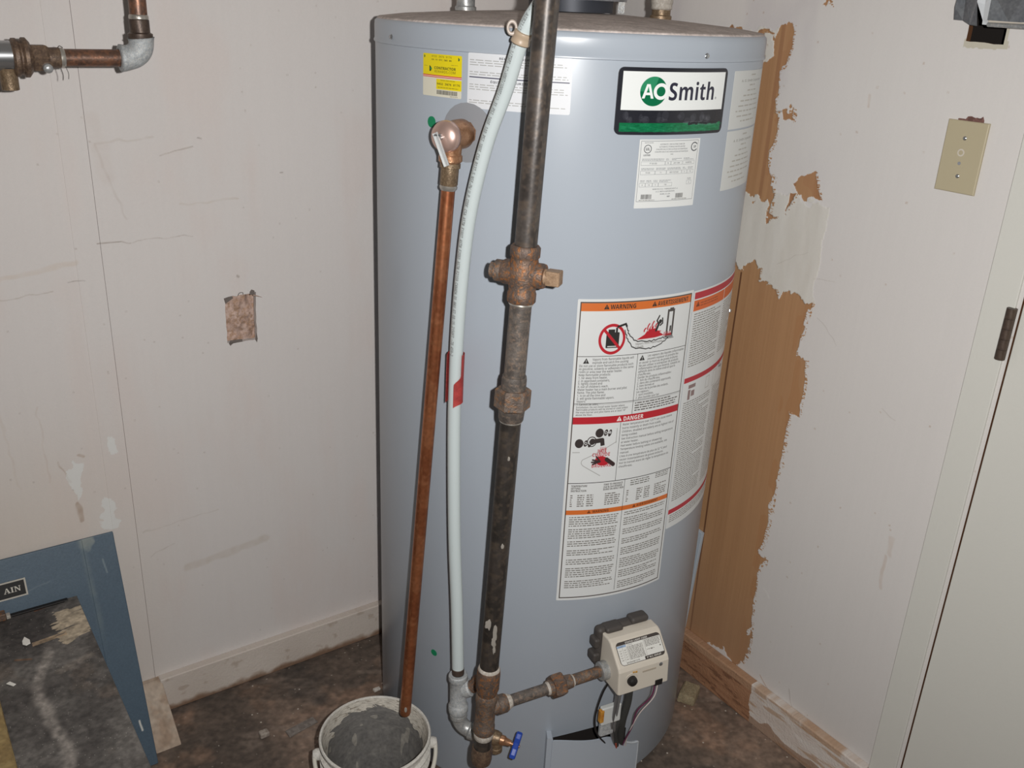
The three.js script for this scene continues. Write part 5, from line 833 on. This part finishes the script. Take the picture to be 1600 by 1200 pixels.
  part('connector_tag', local(box(-0.061, -0.052, 0.236, 0.265, 0.046, 0.056, 0.002)), mottled([[196, 140, 52], [176, 112, 36]], 0.03, { freq: 6, s: 135 }), con, 'orange tag on the connector');
  part('lower_plug', local(box(-0.052, -0.02, 0.19, 0.226, 0.036, 0.048, 0.005)), M.chalky, con);
}
function prismUV(w, h, r, d) {   // rounded plate, uv 0..1 over its face, centred
  const s = new THREE.Shape(), x = -w / 2, y = -h / 2;
  s.moveTo(x + r, y); s.lineTo(x + w - r, y); s.absarc(x + w - r, y + r, r, -Math.PI / 2, 0); s.lineTo(x + w, y + h - r); s.absarc(x + w - r, y + h - r, r, 0, Math.PI / 2); s.lineTo(x + r, y + h); s.absarc(x + r, y + h - r, r, Math.PI / 2, Math.PI); s.lineTo(x, y + r); s.absarc(x + r, y + r, r, Math.PI, 1.5 * Math.PI);
  const g = plain(new THREE.ExtrudeGeometry(s, { depth: d, bevelEnabled: false, curveSegments: 8 })), p = g.attributes.position, uv = g.attributes.uv;
  for (let i = 0; i < p.count; i++) uv.setXY(i, (p.getX(i) - x) / w, (p.getY(i) - y) / h);
  return g;
}

// ---------------------------------------------------------------- old pipework at the top left
{
  const z = -1.6, y = 1.418, X = (px) => 0.205 + 0.000884 * px, P = (px, dy = 0, dz = 0) => V(X(px), y + dy, z + dz);
  const o = thing('wall_pipework', 'old copper pipe with a galvanised elbow and brass valve high on the left wall', 'pipe', V(X(100), y - 0.02, z));
  part('horizontal_pipe', rod(P(86), P(208), 0.0128, 28), M.oldCopper, o);
  part('vertical_pipe', rod(V(X(226), y + 0.03, z), V(X(226) + 0.004, CEIL - 0.001, z), 0.0132, 28), M.oldCopper, o);
  parts('solder_joint', [turned(P(88), P(98), [[0.013, 0], [0.0145, 0.002], [0.0145, 0.006], [0.0128, 0.0085]], 24), turned(V(X(226), y + 0.056, z), V(X(226), y + 0.064, z), [[0.0135, 0], [0.0148, 0.002], [0.0145, 0.006], [0.013, 0.008]], 24)], M.solder, o);
  part('reducer', turned(V(X(226), y + 0.022, z), V(X(226), y + 0.058, z), [[0, 0], [0.0155, 0], [0.0185, 0.008], [0.0185, 0.014], [0.015, 0.016], [0.015, 0.034], [0.0135, 0.036], [0, 0.036]], 28), M.bronze, o, 'brown reducer above the elbow');
  const bend = new THREE.QuadraticBezierCurve3(P(188), P(229), V(X(226), y + 0.03, z));
  part('elbow', [tube([], (u) => 0.0185 + 0.0022 * Math.exp(-u * 20) + 0.0022 * Math.exp(-(1 - u) * 20), { seg: 40, rad: 30, curve: bend, front: V(0, 0, 1), metres: true }), turned(P(186), P(196), [[0.014, 0], [0.0195, 0.001], [0.0205, 0.004], [0.0195, 0.009]], 28)], M.chalky, o, 'galvanised elbow');
  part('adapter', [turned(P(70), P(92), [[0, 0], [0.0148, 0], [0.0148, 0.017], [0.0138, 0.0195], [0, 0.0195]], 28), hexNut(P(44), P(72), 0.0205)], M.capBrown, o, 'brass adapter with hex collar');
  part('side_screw', turned(P(66, -0.012, 0.012), P(66, -0.015, 0.026), [[0.0068, 0], [0.0068, 0.010], [0.004, 0.013], [0, 0.014]], 16), M.galv, o);
  part('union_ring', [turned(P(16), P(46), [[0, 0], [0.0235, 0], [0.0272, 0.003], [0.0272, 0.008], [0.0245, 0.011], [0.0245, 0.013], [0.0282, 0.016], [0.0282, 0.021], [0.0225, 0.0255], [0, 0.0265]], 36)], M.capBrown, o, 'ridged brass union ring');
  part('valve_body', [turned(V(XL + 0.001, y + 0.002, z), P(18, 0.002), [[0, 0], [0.0215, 0], [0.0215, P(18).x - XL - 0.002], [0, P(18).x - XL - 0.001]], 32)], M.steel, o, 'shiny steel valve body');
  part('outlet_stub', turned(P(8, -0.015), P(8, -0.046), [[0.0148, 0], [0.0125, 0.006], [0.0122, 0.03], [0.010, 0.031], [0.009, 0.02], [0, 0.02]], 24), M.oldBrass, o);
  parts('wire_tie', [tube([P(88, 0.014, 0.002), P(91, 0.017, 0.004), P(96, 0.0145, 0.003)], 0.0007, { seg: 12, rad: 6 }), tube([P(96, -0.012, 0.006), P(99, -0.022, 0.008), P(98, -0.03, 0.008)], 0.0005, { seg: 12, rad: 6 }), tube([P(88, -0.012, 0.006), P(90, -0.024, 0.008), P(89, -0.031, 0.008)], 0.0005, { seg: 12, rad: 6 })], M.greyPlastic, o);
}

// ---------------------------------------------------------------- bucket
{
  const cx = 0.6325, cz = -1.2835, H = 0.2, R = 0.106, up = (prof, seg = 72) => toCreasedNormals(new THREE.LatheGeometry(prof.map(([r, y]) => new THREE.Vector2(Math.max(r, 1e-5), y)), seg), 0.6).translate(cx, 0, cz);
  const b = thing('bucket', 'small white plastic bucket with grey cement residue inside, under the copper pipe', 'bucket', V(cx, 0, cz));
  part('shell', metreUV(up([[0, 0.003], [0.085, 0.003], [0.0862, 0.0], [0.0885, 0.0015], [0.0955, 0.138], [0.1065, 0.139], [0.1075, 0.141], [0.1075, 0.1445], [0.0965, 0.146], [0.0972, 0.168], [0.1078, 0.169], [0.1082, 0.172], [0.1, 0.174], [0.101, 0.190], [0.1065, 0.191], [0.1078, 0.194], [0.1078, 0.198], [0.1062, 0.2], [0.1035, 0.2], [0.102, 0.197]])), M.bucket, b);
  const inside = pixels(1024, 512, (u, v) => {   // u round, v up
    const a = u * 2 * Math.PI, y = 1 - v, n = fbm(Math.cos(a) * 4 + 9, Math.sin(a) * 4 + y * 6 + 9, 5, 141), f = fbm(u * 120, v * 60, 3, 142), lim = 0.42 + 0.36 * Math.cos(a - 2.75) + (n - 0.5) * 0.6;
    let c = mix([204, 198, 186], [190, 184, 174], n); if (fbm(u * 60, v * 40, 3, 143) > 0.68) c = mix(c, [128, 118, 106], 0.6);
    if (y < lim) { c = mix([98, 96, 95], [128, 125, 120], fbm(u * 30, v * 26, 4, 144)); if (noise(u * 40 + 3, v * 9, 145) > 0.84) c = mix(c, [176, 170, 158], 0.5); }
    const k = 0.86 + 0.28 * f; return c.map((q) => q * k);
  });
  const wall = plain(new THREE.LatheGeometry([[0.1018, 0.1985], [0.0985, 0.178], [0.0945, 0.165], [0.0932, 0.135], [0.088, 0.07], [0.0835, 0.008]].map(([r, y]) => new THREE.Vector2(r, y)), 72).translate(cx, 0, cz));
  part('lining', wall, std({ map: inside, roughness: 0.8, bumpMap: inside, bumpScale: 0.0015 }), b, 'inner wall crusted with grey cement');
  part('residue', metreUV(up([[0.0842, 0.0065], [0.06, 0.012], [0.03, 0.009], [0, 0.010]], 40)), mottled([[112, 110, 108], [92, 90, 88], [140, 136, 128]], 0.06, { freq: 8, rough: 0.95, bump: 0.002, s: 146 }), b, 'dry grey residue on the bottom');
  // ears and the hanging bail
  const ax = V(0.915, 0, 0.40).normalize(), dn = V(-0.40, 0, 0.915).normalize(), c0 = V(cx, 0.163, cz);
  for (const s of [-1, 1]) part('ear', turned(c0.clone().addScaledVector(ax, s * 0.1), c0.clone().addScaledVector(ax, s * 0.1215), [[0.0115, 0], [0.0115, 0.014], [0.0085, 0.020], [0, 0.0215]], 20), M.bucket, b);
  const arc = []; for (let i = 0; i <= 24; i++) { const a = Math.PI * i / 24; arc.push(c0.clone().addScaledVector(ax, -Math.cos(a) * 0.1175).addScaledVector(dn, Math.sin(a) * 0.119).add(V(0, -0.045 * Math.sin(a), 0))); }
  part('bail', tube(arc, 0.0042, { seg: 80, rad: 12, front: V(0, 1, 0) }), std({ color: 0xcfcbc0, roughness: 0.45 }), b, 'curved white carrying handle');
}

// ---------------------------------------------------------------- scraps on the floor
{
  const lump = (name, label, cat, x, z, sx, sy, sz, mat, s, turn = 0) => {
    const g = new RoundedBoxGeometry(sx, sy, sz, 8, Math.min(sx, sy, sz) * 0.25), p = g.attributes.position;
    for (let i = 0; i < p.count; i++) { const k = 1 + (fbm(p.getX(i) * 60 + 7, p.getZ(i) * 60 + p.getY(i) * 40 + 7, 3, s) - 0.5) * 0.5; p.setXYZ(i, p.getX(i) * k, p.getY(i) * k, p.getZ(i) * k); }
    g.rotateY(turn); g.computeBoundingBox(); g.translate(x, -g.boundingBox.min.y + 0.0004, z); const q = toCreasedNormals(plain(g), 0.8); return solo(name, label, cat, metreUV(q), mat);
  };
  lump('foam_scrap', 'yellowish scrap of crumbly insulation on the floor right of the heater', 'scrap', 1.414, -1.187, 0.056, 0.026, 0.040, mottled([[152, 140, 114], [172, 158, 128], [132, 112, 86]], 0.03, { freq: 8, rough: 0.95, bump: 0.002, s: 151 }), 152, 0.5);
  lump('concrete_crumb', 'pale stone crumb on the floor left of the bucket', 'crumb', 0.5175, -1.599, 0.02, 0.012, 0.016, mottled([[168, 158, 148], [140, 128, 118]], 0.02, { freq: 6, s: 153 }), 154);
  lump('paper_scrap', 'flat grey scrap lying on the floor behind the bucket', 'scrap', 0.598, -1.58, 0.066, 0.004, 0.02, mottled([[136, 128, 122], [110, 102, 96]], 0.04, { freq: 6, s: 155 }), 156, 0.15);
  lump('white_crumb', 'small white crumb on the floor against the left edge of the heater base', 'crumb', 0.795, -1.6, 0.018, 0.007, 0.01, mottled([[204, 198, 190], [180, 172, 164]], 0.02, { freq: 6, s: 157 }), 158);
}

renderer.render(scene, camera);
